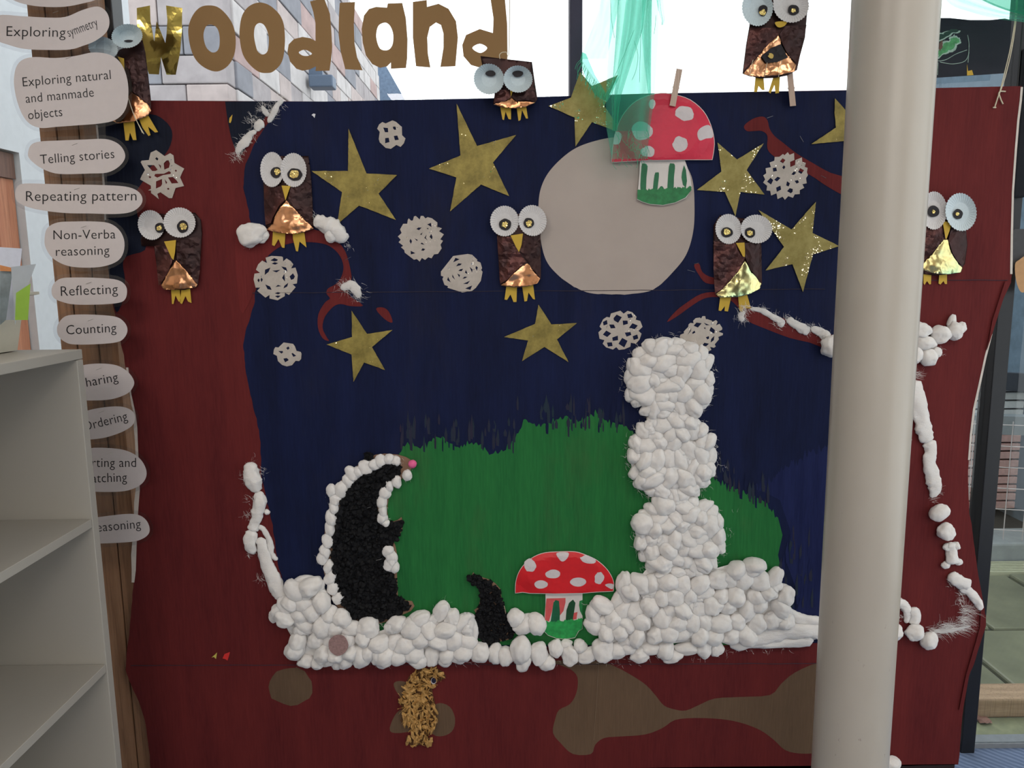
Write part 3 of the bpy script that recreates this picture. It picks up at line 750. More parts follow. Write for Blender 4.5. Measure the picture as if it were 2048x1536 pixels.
# ================================================================== SNOWFLAKES
def tr(s, ox, oy): return lambda L: [(ox + x * s, oy + y * s) for x, y in L]
FL = [
 (.078125, 270, 290, [(540,130),(600,170),(760,285),(900,210),(985,265),(1010,460),(1260,605),(1210,700),(1155,830),(1255,1050),(1040,1100),(950,1360),(870,1360),(650,1210),(570,1250),(610,1385),(480,1280),(410,1230),(410,1165),(335,1160),(410,1120),(405,1040),(130,880),(180,770),(255,640),(145,440),(170,400),(355,385),(400,195)],
  [[(515,350),(550,310),(600,350),(575,400),(540,370)],[(310,515),(490,515),(580,635),(520,665),(440,665)],[(600,485),(665,530),(660,610)],[(735,470),(800,400),(860,390),(895,480),(870,580),(750,630)],[(515,740),(740,735),(870,670),(920,700),(910,740),(720,770),(570,835),(495,795)],[(1015,655),(1045,630),(1075,660),(1045,690)],[(345,815),(380,795),(420,820),(385,855)],[(845,830),(970,820),(1060,900),(1110,975),(940,985)],[(540,930),(690,870),(695,1000),(660,1060),(535,1115)],[(755,870),(825,960),(795,1000)],[(815,1120),(850,1095),(885,1120),(855,1150)]],
  'pointed paper snowflake on the red trunk beside the telling stories bubble'),
 (.0651, 740, 230, [(380,215),(480,260),(690,165),(800,210),(980,370),(985,620),(1090,720),(1040,870),(940,980),(810,920),(640,1040),(480,1010),(300,840),(268,740),(300,520),(220,420),(280,290)],
  [[(405,385),(550,400),(560,530),(460,530)],[(700,360),(780,355),(810,440),(760,460),(715,425)],[(730,645),(840,630),(885,760),(765,775)],[(465,710),(575,700),(600,830),(465,870)]],
  'small four-holed paper snowflake above the two left stars'),
 (.0716, 500, 500, [(435,215),(600,165),(880,180),(920,200),(925,320),(1020,235),(1140,310),(1210,400),(1150,515),(1270,490),(1335,700),(1310,935),(1190,955),(1275,1040),(1090,1255),(975,1195),(970,1290),(770,1405),(545,1355),(545,1255),(430,1330),(200,1140),(285,1050),(155,1050),(100,820),(125,660),(280,640),(165,550),(230,400),(340,295),(475,365)],
  [[(570,290),(680,225),(780,270),(760,300),(690,320)],[(600,380),(690,340),(790,370),(700,410)],[(420,550),(570,490),(520,610),(410,700)],[(875,460),(1010,490),(1045,605),(940,540)],[(620,580),(850,555),(740,625)],[(960,665),(895,780),(980,885)],[(1105,740),(1200,650),(1255,740),(1220,810),(1150,835)],[(205,845),(240,795),(272,840),(245,905)],[(295,830),(320,765),(358,830),(320,900)],[(425,960),(560,1020),(605,1115),(490,1095)],[(935,1075),(960,1000),(1070,915),(1040,1020)],[(710,1030),(780,975),(880,1010)],[(690,1210),(775,1175),(865,1195),(790,1240)],[(695,1290),(775,1270),(860,1280),(780,1340)]],
  'round notched paper snowflake under the left branch'),
 (.0716, 785, 420, [(455,235),(520,300),(570,290),(600,180),(650,165),(760,265),(790,165),(860,165),(920,235),(980,200),(1100,230),(1255,350),(1250,465),(1380,510),(1300,595),(1435,680),(1335,820),(1410,860),(1340,970),(1375,1070),(1270,1225),(1160,1240),(1090,1350),(1000,1320),(910,1395),(820,1340),(760,1440),(680,1370),(600,1390),(340,1190),(330,1120),(235,1040),(300,1000),(170,900),(230,830),(150,740),(255,640),(210,540),(300,385),(410,385),(430,270)],
  [[(970,400),(1075,360),(1090,480)],[(665,530),(720,490),(815,490),(740,565)],[(500,800),(545,870),(515,950),(475,870)],[(1080,670),(1120,750),(1100,820),(1035,750)],[(955,680),(930,780),(990,855),(890,780)],[(610,790),(700,830),(690,870)],[(780,940),(820,910),(900,970),(830,960)],[(800,1130),(840,1070),(915,1090),(870,1140)],[(505,1140),(640,1205),(515,1240)],[(770,680),(840,625),(810,700)],[(950,510),(1000,500),(1000,545)]],
  'saw-edged paper snowflake covered in glitter left of the centre owl'),
 (.0651, 875, 500, [(480,185),(930,120),(1060,145),(1225,300),(1210,340),(1320,385),(1370,560),(1340,610),(1385,670),(1330,950),(1180,1160),(1060,1255),(765,1305),(310,1160),(320,1110),(215,1075),(150,890),(185,820),(105,790),(105,660)],
  [[(550,240),(680,285),(480,380)],[(570,500),(640,410),(750,420),(700,470)],[(640,640),(700,590),(790,575),(740,650)],[(985,515),(1080,600),(1060,695)],[(1180,490),(1240,530),(1210,635),(1165,555)],[(870,610),(930,740),(845,700)],[(605,725),(690,765),(670,840)],[(765,885),(830,820),(920,825),(850,870)],[(455,745),(545,920),(455,830)],[(325,825),(405,995),(295,925)],[(785,1040),(1005,940),(920,1045)],[(850,1180),(1065,1090),(1010,1225)]],
  'nearly round paper snowflake with small cuts just left of the centre owl feet'),
 (.0521, 535, 670, [(620,285),(980,340),(1050,430),(1115,610),(1275,650),(1305,720),(1290,920),(1215,1000),(1080,990),(940,1160),(740,1205),(560,1150),(400,1000),(360,800),(225,730),(245,560),(300,465),(420,480)],
  [[(715,500),(800,440),(850,510),(780,570)],[(415,620),(580,615),(600,660),(540,715)],[(920,710),(970,690),(1100,800),(990,840)],[(610,905),(740,885),(820,960),(680,1050),(640,980)]],
  'small eared paper snowflake left of the lower left star'),
 (.0651, 1190, 610, [(490,260),(780,175),(880,265),(1000,180),(1140,220),(1275,360),(1250,450),(1390,490),(1460,670),(1335,795),(1430,880),(1370,1060),(1255,1190),(1100,1160),(1085,1280),(900,1360),(730,1380),(655,1295),(550,1370),(340,1300),(235,1190),(290,1080),(140,1040),(105,840),(210,740),(140,660),(250,440),(360,365),(455,385)],
  [[(570,400),(665,295),(825,375),(710,550),(580,470)],[(985,285),(1125,265),(1165,380),(1020,405)],[(240,520),(365,460),(385,590),(265,630)],[(850,480),(1000,480),(1010,580),(865,620)],[(435,600),(580,600),(630,710),(485,720)],[(1045,700),(1150,560),(1315,630),(1220,745)],[(240,910),(345,785),(500,870),(375,985)],[(915,850),(1090,830),(1115,920),(970,975)],[(1155,960),(1300,905),(1330,1030),(1190,1075)],[(530,1000),(700,940),(710,1080),(545,1105)],[(365,1155),(520,1145),(540,1260),(400,1280)],[(720,1190),(835,1010),(1000,1100),(900,1305)]],
  'scalloped paper snowflake with square holes left of the snowman top'),
 (.0716, 1350, 610, [(580,365),(700,350),(725,380),(770,310),(845,310),(860,400),(900,395),(1035,440),(1040,470),(1145,420),(1190,470),(1145,570),(1245,525),(1320,640),(1315,690),(1210,745),(1340,790),(1335,840),(1210,890),(1225,960),(1130,1075),(1110,1100),(1140,1160),(1085,1195),(980,1170),(1015,1255),(890,1310),(600,1300),(300,1150),(130,890),(150,830),(250,790),(245,740),(370,610),(380,540),(430,500),(520,510),(505,440)],
  [[(520,580),(600,490),(745,510),(640,630)],[(800,495),(980,565),(870,565)],[(1005,610),(1115,700),(1095,805),(960,715)],[(345,840),(460,650),(440,730)],[(480,770),(545,715),(570,770),(490,810)],[(860,900),(950,870),(950,940),(905,965)],[(1100,860),(1085,980),(995,1050),(1010,950)],[(760,1130),(820,1055),(950,1080),(870,1155)],[(800,640),(850,625),(850,680)]],
  'cog-shaped paper snowflake tucked behind the top of the snowman'),
 (.0716, 1515, 295, [(710,180),(755,215),(845,130),(895,205),(1020,155),(1030,350),(910,400),(915,545),(1050,490),(1060,350),(1240,275),(1250,400),(1350,430),(1320,540),(1400,570),(1380,690),(1410,770),(1355,860),(1375,1000),(1255,1025),(1305,1125),(1180,1190),(1180,1300),(1040,1310),(990,1405),(860,1360),(765,1460),(700,1375),(560,1440),(530,1280),(380,1340),(355,1210),(250,1200),(270,1070),(155,980),(215,890),(160,780),(245,720),(225,580),(375,550),(335,420),(470,370),(480,265),(610,260)],
  [[(625,390),(700,300),(780,350),(715,440)],[(690,560),(735,495),(780,545),(735,610)],[(425,575),(520,560),(545,655),(440,675)],[(945,755),(1010,670),(1085,700),(1015,770)],[(1135,685),(1190,575),(1300,635),(1225,740)],[(265,955),(365,845),(440,910),(380,1035)],[(465,900),(560,815),(645,850),(545,950)],[(1035,930),(1130,910),(1160,975),(1090,1010)],[(800,1060),(825,940),(905,1000),(870,1090)],[(520,1120),(640,1065),(660,1175),(540,1240)],[(825,1220),(900,1135),(985,1160),(980,1240),(930,1280)]],
  'split spiky paper snowflake over the upper right branch'),
 (1.0, 0, 0, [(1760, 850), (1785, 836), (1808, 842), (1818, 858), (1824, 880), (1812, 893), (1803, 900), (1780, 908), (1758, 890), (1750, 870)], [[(1807, 871), (1812, 867), (1818, 872), (1811, 876)], [(1775, 860), (1785, 865), (1778, 880)]],
  'paper snowflake mostly hidden behind the pillar on the red right trunk')]
for i, (s, ox, oy, ol, hs_, lb) in enumerate(FL):
    q = tr(s, ox, oy)
    sheet('paper_snowflake', q(ol), .0012, .0006, FLAKE, holes=[q(h) for h in hs_], step=7, disp=gs(i + 20, .0012), label=lb, cat='snowflake', group='cut paper snowflakes on the board')

# ================================================================== LETTERS of the word woodland
LT = {
 'w': ([(273.5, 16), (300, 11), (301, 42), (308.5, 82.5), (313, 42), (330.7, 86), (333, 68), (334.7, 40), (332, 11), (364.5, 16), (363.7, 64.5), (360.5, 103), (351.6, 149.5), (333, 149.5), (322, 114.5), (318, 149), (297.7, 148), (288, 116), (274.3, 56)], []),
 'o': ([(412,11),(434.6,13.7),(454,30.6),(467,53),(471.6,80.5),(468.4,109.5),(455.5,132),(434.6,143),(412,137),(392.7,121),(381.4,96.6),(376.3,61),(383,35.4),(396,17.7)], [[(421.7,49),(433,55),(438.6,69),(439,90),(434.6,101.5),(425,105),(415,98),(409.6,87),(407,69),(412,53)]]),
 'o2': ([(516.8,5),(536,9),(552,21),(562,34),(568,51.5),(570,81),(567,112.5),(560,130),(545.8,143.4),(534.5,146),(518.4,144),(500.6,130.5),(486,109.5),(479.7,80.5),(479.4,56.4),(484.5,30.6),(497.4,13)], [[(518.4,46),(528,50),(535.3,64.4),(537.7,80.5),(535.3,101.5),(526.4,109),(516.8,104.7),(512,93.4),(508,71),(510.3,53)]]),
 'd': ([(620,2.8),(648,-4),(660,28),(663,67),(664.4,93.8),(662.3,118.8),(659,141.4),(631,142),(631.9,132.8),(619.4,139),(605,141.4),(592.8,137.5),(580.3,123.4),(574.8,104.7),(577.2,89),(588,78),(605.3,73.8),(621,76.6),(631,82),(631,46.9),(626.4,23.4)], [[(597.5,104.7),(606.9,99.7),(616,101.6),(624,107.5),(616,111.7),(605,111)]]),
 'l': ([(679.5,5.5),(710,4),(707.7,47),(709,87.5),(714,114),(725.3,140.6),(690.5,138.3),(681,101.6),(677.2,70.3),(678,31)], []),
 'a': ([(775.6,7),(804.5,6),(811.6,36),(815,78),(814.4,115.6),(811.9,136),(781.9,137.5),(781.9,125),(774,132.8),(760,135.6),(744.4,128),(731.9,111),(725.6,86),(723.3,57.8),(728,31),(738,18),(752,13.8),(774,15.3)], [[(769.4,45.3),(778.8,50),(785,62.5),(786.6,75),(785,89),(778.8,98.4),(769.4,100.8),(760,96.9),(754.5,84.4),(752.5,68.8),(756.9,51.6)]]),
 'n': ([(825.8,3.8),(853.5,0),(854,13.8),(877,7.5),(897,17.5),(912,42.5),(915.8,75),(910.8,132.5),(880.8,133.8),(887,95),(887,67.5),(882,50),(872,45),(859.5,53.8),(854.5,75),(855.8,107.5),(860.8,135),(832,132.5),(825.8,75)], []),
 'd2': ([(979.5,-12),(1009,-12),(1014.5,50),(1015,105),(1014.5,140),(980,138),(962,136),(942,130),(927,112.5),(924.5,90),(932,70),(959.5,58),(985.8,66),(987,37.5)], [[(944.5,96),(959.5,87.5),(974.5,96),(960.8,106)]])}
LBL = {'w': 'shiny gold mirror card letter w hanging at the window', 'o': 'gold card letter o next to the w at the window', 'o2': 'second gold card letter o, just left of the d', 'd': 'gold card letter d in the middle of the word, left of the l',
       'l': 'gold card letter l at the window', 'a': 'gold card letter a at the window', 'n': 'gold card letter n against the bright sky', 'd2': 'last gold card letter d, partly behind the hanging owl'}
for k, (ol, hs_) in LT.items():
    curvy = {'o', 'o2'}
    o_ = smooth(ol, 4) if k in curvy else ol
    h_ = [smooth(h, 4) for h in hs_]
    sheet('card_letter', o_, -.1195, .0016, GOLDMIR if k == 'w' else GOLDCARD, holes=h_, step=8 if k == 'w' else 14, disp=gs(ord(k[0]), .0012 if k == 'w' else .0005), sm=False, label=LBL[k], cat='letter', group='gold letters hung at the window')

# ================================================================== COTTON WOOL
def ballmesh(seed, lump=.28, sub=4):
    bm = bmesh.new(); bmesh.ops.create_icosphere(bm, subdivisions=sub, radius=1)
    o = Vector((seed * 13.7, seed * 5.1, seed * 2.3))
    ax = noise.noise_vector(o).normalized()
    for v in bm.verts:
        p = v.co.copy()
        d = 1 + lump * .9 * noise.noise(p * 1.0 + o) + lump * .35 * noise.noise(p * 2.2 + o)
        s = p.dot(ax) * 4 + 2.4 * noise.noise(p * 1.3 + o)
        d += .022 * math.sin(s * 1.6) + .018 * math.sin(s * 3.1 + 1)                                # rolled folds of the wool
        d += .016 * noise.fractal(p * 7 + o, .8, 2, 3)
        v.co = p * d
    me = bpy.data.meshes.new('cotton_ball')
    bm.to_mesh(me); bm.free()
    me.materials.append(COTTON)
    me.polygons.foreach_set('use_smooth', [True] * len(me.polygons))
    return me
BALLS = [ballmesh(i + 1, .20 + .03 * (i % 4)) for i in range(14)]
def ball(parent, px, py, rx, ry, rot=0.0, off=None, depth=None, mesh=None, name='cotton_ball'):
    me = mesh or random.choice(BALLS)
    o = bpy.data.objects.new(name, me); COL.objects.link(o)
    d = (depth if depth else min(rx, ry) * .8) * MM
    c = P(px, py, (off if off is not None else 0) + d * .8)
    k = (c.y - CAM.y) / 1.70
    o.parent = parent
    R = Matrix.Rotation(-rot, 4, 'Y')
    S = Matrix.Diagonal((rx * MM * k, d, ry * MM * k, 1))
    Q = Matrix.Rotation(random.choice((0, math.pi)), 4, 'Y') @ Matrix.Rotation(random.choice((0, math.pi)), 4, 'X')
    o.matrix_local = Matrix.Translation(c - BASE[parent]) @ R @ S @ Q
    return o
def pack(poly, s, seed, jit=.25):
    rnd = random.Random(seed); xs = [p[0] for p in poly]; ys = [p[1] for p in poly]
    pts = []
    y = min(ys) + s * .3; row = 0
    while y < max(ys):
        x = min(xs) + (s / 2 if row % 2 else 0)
        while x < max(xs):
            q = (x + rnd.uniform(-jit, jit) * s, y + rnd.uniform(-jit, jit) * s)
            if inside(q, poly): pts.append(q)
            x += s
        y += s * .85; row += 1
    return pts
HAIRM = m_plain('cotton_fibre', (226, 222, 218), .9)
def fibres(parent, pts, n, ln, name='loose_fibres', wd=.00022, off=.004, dirn=None, seed=0, spread=4):
    """thin stray fibres round the given pixel points, one part"""
    rnd = random.Random(seed + 99); a = Acc()
    for _ in range(n):
        x, y = rnd.choice(pts); x += rnd.gauss(0, spread); y += rnd.gauss(0, spread)
        an = rnd.uniform(0, 6.283) if dirn is None else dirn + rnd.gauss(0, .35)
        cv = rnd.uniform(-.35, .35); L = ln * rnd.uniform(.4, 1.1)
        o0 = off + rnd.uniform(0, .006); q = []
        for k in range(5):
            q.append((x, y, o0)); x += math.cos(an) * L / 4; y += math.sin(an) * L / 4; an += cv; o0 += rnd.uniform(-.001, .002)
        vv = []; ff = []
        for k, (qx, qy, qo) in enumerate(q):
            p = P(qx, qy, max(.001, qo)); w_ = wd * (1 - k / 5)
            vv += [p + Vector((w_, 0, w_)), p - Vector((w_, 0, w_))]
        for k in range(4): ff.append([2 * k, 2 * k + 1, 2 * k + 3, 2 * k + 2])
        a.add(vv, ff)
    return a.mk(name, HAIRM, parent, kind='stuff')
def strand(parent, pts, name='cotton_strand', seed=0, flat=.6, seg=18, off=.0):
    """soft roll of cotton wool along (x, y, r) pixel points"""
    c = catm(pts, 7); L = [P(x, y, off + r * MM * flat * .75) for x, y, r in c]; n = len(L); v = []; f = []
    for i, p in enumerate(L):
        t = L[min(i + 1, n - 1)] - L[max(i - 1, 0)]; t.normalize()
        a = t.cross(Vector((0, 1, 0))).normalized()
        e = min(1, .35 + min(i, n - 1 - i) / 3)
        r = c[i][2] * MM * e
        for k in range(seg):
            an = 2 * math.pi * k / seg
            nn = 1 + .30 * noise.noise(Vector((math.cos(an) * 1.3, math.sin(an) * 1.3, i * .30 + seed * 9))) + .16 * noise.noise(Vector((math.cos(an) * 4, math.sin(an) * 4, i * .9 + seed))) + .05 * math.sin(an * 5 + i * .5)
            v.append(p + a * (math.cos(an) * r * nn) + Vector((0, -1, 0)) * (math.sin(an) * r * flat * nn))
    for i in range(n - 1):
        for k in range(seg): f.append([i * seg + k, i * seg + (k + 1) % seg, (i + 1) * seg + (k + 1) % seg, (i + 1) * seg + k])
    f.append(list(range(seg))[::-1]); f.append([(n - 1) * seg + k for k in range(seg)])
    return mk(name, v, f, COTTON, parent, smooth=True)

# ---- the snowman
sm_ = root('cotton_snowman', P(1350, 1140, 0), 'tall lumpy snowman of three rounds of cotton wool right of centre on the board', 'snowman')
rnd = random.Random(3)
def backing(parent, poly, h, sd):
    cx = sum(p[0] for p in poly) / len(poly)
    def d(x, y):
        return h * .5 + .006 * noise.noise(Vector((x * .05, y * .05, sd))) + .003 * noise.noise(Vector((x * .14, y * .14, sd)))
    return sheet('wool_backing', poly, .001, h * .5, COTTON, parent, step=7, disp=d, sm=True)
def roundel(cx, cy, rx, ry, seed, s=27, r=(18, 25)):
    backing(sm_, ell(cx, cy, rx - 9, ry - 9, 40, 0, .06, seed), .016, seed)
    poly = ell(cx, cy, rx - 15, ry - 15, 30)
    for x, y in pack(poly, s, seed, .3):
        a = rnd.uniform(0, math.pi); q = rnd.uniform(*r)
        ball(sm_, x, y, q * rnd.uniform(1.0, 1.35), q * rnd.uniform(.75, .95), a, off=.002, depth=rnd.uniform(15, 21))
    n = int(2 * math.pi * (rx - 12) / 27)
    for i in range(n):
        an = 2 * math.pi * i / n + rnd.uniform(-.06, .06)
        ball(sm_, cx + (rx - 15) * math.cos(an), cy + (ry - 15) * math.sin(an), rnd.uniform(17, 24), rnd.uniform(12, 16), an + math.pi / 2 + rnd.uniform(-.4, .4), off=0, depth=rnd.uniform(12, 18))
    for i in range(13):
        an = rnd.uniform(0, 6.283); rr_ = rnd.uniform(0, .62); x = cx + rx * rr_ * math.cos(an); y = cy + ry * rr_ * math.sin(an)
        h_ = rnd.uniform(0, 6.283); cv = rnd.uniform(-.9, .9); pts = []
        for k in range(4):
            pts.append((x, y, (7, 11, 11, 7)[k] * rnd.uniform(.85, 1.25))); x += 15 * math.cos(h_); y += 15 * math.sin(h_); h_ += cv
        strand(sm_, pts, name='cotton_curl', seed=seed * 40 + i, off=.014, flat=.7)
    fibres(sm_, [(cx + random.gauss(0, .4) * rx, cy + random.gauss(0, .4) * ry) for _ in range(60)], 260, 12, seed=seed + 50, spread=6, off=.024, wd=.00016)
    fibres(sm_, [(cx + (rx + 1) * math.cos(t_), cy + (ry + 1) * math.sin(t_)) for t_ in (i * .21 for i in range(30))], 170, 11, seed=seed, spread=3)
roundel(1340, 757, 92, 84, 1)
roundel(1344, 913, 91, 92, 2)
roundel(1360, 1072, 94, 86, 4)
# ---- snow bank with the heap under the snowman
bk = root('cotton_snow_bank', P(1060, 1325, 0), 'long heaped bank of white cotton wool balls along the foot of the painted scene', 'snow bank')
HEAP = [(1262, 1150), (1285, 1148), (1300, 1135), (1350, 1150), (1420, 1140), (1455, 1130), (1505, 1126), (1535, 1150), (1552, 1180), (1575, 1205), (1585, 1228), (1560, 1262), (1440, 1282), (1400, 1280), (1320, 1290), (1235, 1296), (1205, 1280), (1196, 1230), (1222, 1215), (1236, 1170)]
BANKL = [(566, 1206), (590, 1178), (622, 1168), (645, 1205), (668, 1212), (690, 1232), (725, 1252), (760, 1262), (785, 1250), (812, 1238), (850, 1238), (888, 1228), (930, 1252), (934, 1290), (950, 1300), (930, 1310), (800, 1316), (700, 1312), (640, 1312), (606, 1312), (590, 1285), (566, 1240)]
backing(bk, smooth(HEAP, 2), .013, 3); backing(bk, smooth(BANKL, 2), .012, 5)
for x, y in pack(HEAP, 31, 5, .22) + pack(BANKL, 31, 8, .25):
    q = rnd.uniform(19, 23.5)
    ball(bk, x, y, q * rnd.uniform(1.0, 1.22), q * rnd.uniform(.82, 1.0), rnd.uniform(0, 3.14), off=rnd.uniform(0, .004), depth=rnd.uniform(15, 22))
for i in range(26):
    x, y = rnd.choice(pack(HEAP, 31, 6, .3) if i < 15 else pack(BANKL, 31, 6, .3))
    h_ = rnd.uniform(0, 6.283); cv = rnd.uniform(-1.1, 1.1); pts = []
    for k in range(4):
        pts.append((x, y, (7, 11, 11, 7)[k] * rnd.uniform(.85, 1.2))); x += 12 * math.cos(h_); y += 8 * math.sin(h_); h_ += cv
    strand(bk, pts, name='cotton_curl', seed=400 + i, off=.014, flat=.7)
for x, y, a_, b_, r_ in ((960, 1305, 19, 22, 0), (990, 1308, 15, 22, 0), (1012, 1312, 17, 21, .2), (1042, 1300, 22, 30, 0), (1050, 1250, 26, 18, .5), (1032, 1236, 17, 20, .3), (1072, 1248, 20, 24, .3), (1047, 1322, 16, 22, 0), (1078, 1308, 17, 24, 0), (1095, 1325, 17, 16, 0),
                         (1112, 1296, 15, 19, 0), (1140, 1310, 16, 21, 0), (1132, 1288, 13, 10, 0), (1160, 1292, 14, 14, 0), (1178, 1310, 24, 16, .5), (1206, 1300, 22, 24, 0), (1190, 1252, 24, 17, -.6), (1205, 1212, 28, 17, -.5), (1186, 1232, 15, 27, .2), (1212, 1245, 19, 16, 0), (1232, 1300, 26, 18, .2),
                         (1218, 1260, 22, 15, -.8), (1250, 1175, 17, 33, .15), (1235, 1200, 12, 28, -.5), (570, 1212, 15, 24, .2), (560, 1225, 16, 18, 0), (548, 1232, 10, 14, 0), (598, 1185, 15, 34, .5), (632, 1180, 13, 26, -.4), (590, 1300, 22, 20, .5), (612, 1322, 17, 14, 0), (635, 1325, 14, 15, 0), (660, 1318, 20, 13, .6), (674, 1328, 11, 12, 0), (690, 1320, 16, 20, 0), (722, 1312, 20, 26, 0),
                         (758, 1308, 20, 24, 0), (765, 1326, 13, 12, 0), (796, 1312, 20, 20, .3), (836, 1318, 20, 17, 0), (865, 1312, 15, 22, 0), (890, 1322, 15, 12, 0), (918, 1312, 18, 16, 0), (650, 1215, 13, 24, .4), (640, 1192, 14, 20, 0), (838, 1238, 24, 17, .5), (868, 1240, 11, 13, 0), (882, 1222, 15, 22, -.5), (905, 1240, 16, 25, .2), (938, 1258, 14, 36, 0), (925, 1245, 28, 15, .7),
                         (1280, 1308, 20, 16, .3), (1330, 1300, 18, 22, 0), (1345, 1312, 22, 14, .1), (1375, 1296, 26, 14, 0), (1408, 1294, 16, 24, 0), (1434, 1296, 14, 18, 0), (1300, 1296, 25, 15, .1), (1570, 1192, 19, 22, 0), (1545, 1160, 15, 30, -.5), (1505, 1135, 22, 20, .3)):
    ball(bk, x, y, a_ * 1.08, b_ * 1.08, r_, off=.001, depth=min(a_, b_) * .95)
strand(bk, [(1460, 1292, 14), (1520, 1276, 17), (1570, 1262, 18), (1620, 1262, 17), (1650, 1268, 14)], seed=1)
strand(bk, [(1450, 1275, 12), (1510, 1284, 14), (1580, 1284, 13), (1626, 1278, 14)], seed=2)
strand(bk, [(1570, 1222, 12), (1600, 1238, 12), (1635, 1244, 12), (1680, 1262, 12)], seed=3)
strand(bk, [(1500, 1262, 13), (1545, 1245, 16), (1592, 1228, 14)], seed=4)
strand(bk, [(598, 1215, 8), (582, 1195, 8), (588, 1172, 9), (610, 1158, 9), (634, 1166, 9), (642, 1186, 8)], seed=6, off=.008)
strand(bk, [(845, 1262, 9), (875, 1232, 9), (890, 1218, 8), (905, 1240, 8)], seed=7, off=.012)
strand(bk, [(905, 1262, 8), (935, 1240, 9), (948, 1262, 9), (942, 1290, 9), (920, 1300, 8)], seed=8, off=.012)
strand(bk, [(1185, 1255, 9), (1195, 1225, 9), (1215, 1208, 10), (1222, 1228, 8)], seed=9, off=.014)
fibres(bk, [(x, 1322 - (max(0, x - 1240) * .08)) for x in range(600, 1600, 12)], 260, 12, seed=5, spread=5)
fibres(bk, [(640, 1200), (650, 1225), (680, 1245), (705, 1262), (730, 1275), (880, 1222), (890, 1215), (1180, 1215), (760, 1262)], 160, 14, seed=6, spread=8, off=.01)
# brown flat disc showing in the snow
sheet('brown_disc', smooth([(660, 1278), (672, 1270), (688, 1272), (697, 1290), (690, 1305), (675, 1312), (660, 1302), (657, 1288)], 3), .044, .003, m_plain('mauve_brown_felt', (150, 120, 116), .95, var=.2, nscale=200, bump=.5), bk, label='flat mauve brown felt disc')

# ---- cotton on the trunks and branches
def group_thing(name, px, py, label, cat): return root(name, P(px, py, 0), label, cat, 'cotton wool snow on the painted trees')
g = group_thing('cotton_snow_strip', 535, 1200, 'twisted cotton wool strip down the edge of the left trunk above the snow bank', 'snow')
strand(g, [(505, 925, 10), (502, 940, 15), (506, 962, 16), (514, 985, 9)], seed=11)
strand(g, [(512, 985, 8), (520, 1000, 13), (516, 1025, 12), (510, 1045, 10), (504, 1062, 11)], seed=12)
strand(g, [(505, 1060, 12), (500, 1085, 14), (508, 1108, 8)], seed=13)
strand(g, [(512, 1052, 5), (528, 1060, 5.5), (540, 1085, 6), (543, 1108, 6), (555, 1120, 4)], seed=14)
strand(g, [(520, 1075, 10), (528, 1105, 12), (536, 1135, 14), (550, 1165, 16), (562, 1190, 15), (566, 1200, 11)], seed=15)
ball(g, 534, 1024, 6, 6)
fibres(g, [(505, 928), (500, 935), (525, 945), (490, 955), (505, 1000), (498, 1030), (498, 1065), (500, 1105), (522, 1160)], 170, 14, seed=11, spread=5)
g = group_thing('cotton_snow_tuft', 505, 490, 'round cotton wool tuft where the left branch leaves the trunk', 'snow')
ball(g, 504, 468, 28, 22, .2, mesh=BALLS[2]); ball(g, 524, 472, 14, 13, .4, mesh=BALLS[5]); ball(g, 496, 482, 16, 12, -.5, mesh=BALLS[8])
fibres(g, [(500, 492), (480, 470)], 30, 8, seed=3)
g = group_thing('cotton_snow_tuft', 662, 490, 'long soft cotton wool roll on the left branch right of the owl', 'snow')
strand(g, [(628, 440, 11), (645, 446, 15), (662, 455, 17), (678, 468, 16), (690, 484, 10)], seed=21, flat=.8); ball(g, 664, 468, 13, 18, -.4, off=.004)
fibres(g, [(628, 435), (695, 490), (660, 440)], 60, 9, seed=22)
g = group_thing('cotton_snow_tuft', 705, 600, 'small thin cotton wool wisp on the lower fork of the left branch', 'snow')
strand(g, [(682, 578, 6), (700, 570, 9), (712, 580, 9), (717, 596, 5)], seed=23, flat=.5)
fibres(g, [(685, 575), (700, 568), (712, 578), (716, 592)], 170, 15, seed=24, spread=6)
g = group_thing('cotton_snow_tuft', 478, 312, 'stretched wispy cotton wool across the top left branch fork', 'snow')
strand(g, [(473, 308, 3), (480, 295, 7), (492, 282, 9), (500, 270, 6), (513, 262, 4)], seed=25, flat=.35)
strand(g, [(512, 262, 4), (518, 250, 9), (526, 242, 6)], seed=26, flat=.35)
strand(g, [(536, 245, 4), (546, 228, 6), (554, 212, 5), (566, 200, 3)], seed=27, flat=.35)
strand(g, [(524, 212, 2), (530, 222, 5), (538, 232, 4)], seed=28, flat=.3)
fibres(g, [(473, 312), (480, 295), (500, 272), (512, 245), (505, 240), (540, 225), (526, 215), (560, 200), (548, 225)], 360, 15, seed=28, spread=6)
for k, (pts, lb, hd) in enumerate(((((1488, 622, 4), (1482, 632, 6), (1486, 642, 5)), 'wispy cotton wool at the right owl foot', 14),
                    (((1500, 617, 3), (1525, 622, 5), (1548, 635, 6), (1563, 645, 7), (1557, 652, 5)), 'thin cotton wool streak on the right branch nearest the owl', 14),
                    (((1574, 638, 6), (1590, 648, 8), (1610, 660, 10), (1618, 664, 7)), 'middle cotton wool streak on the right branch', 10),
                    (((1622, 656, 6), (1640, 664, 8), (1652, 672, 10), (1645, 680, 6)), 'cotton wool streak on the right branch closest to the pillar', 10))):
    g = group_thing('cotton_snow_streak', pts[1][0], pts[1][1] + 12, lb, 'snow')
    strand(g, list(pts), seed=30 + k, flat=.45)
    fibres(g, [(p[0], p[1] - 3) for p in pts], 120, hd, seed=30 + k, spread=4)
g = group_thing('cotton_snow_ball', 1662, 712, 'single cotton ball peeping out left of the pillar under the right branch', 'snow')
ball(g, 1663, 692, 21, 22); ball(g, 1655, 700, 13, 12)
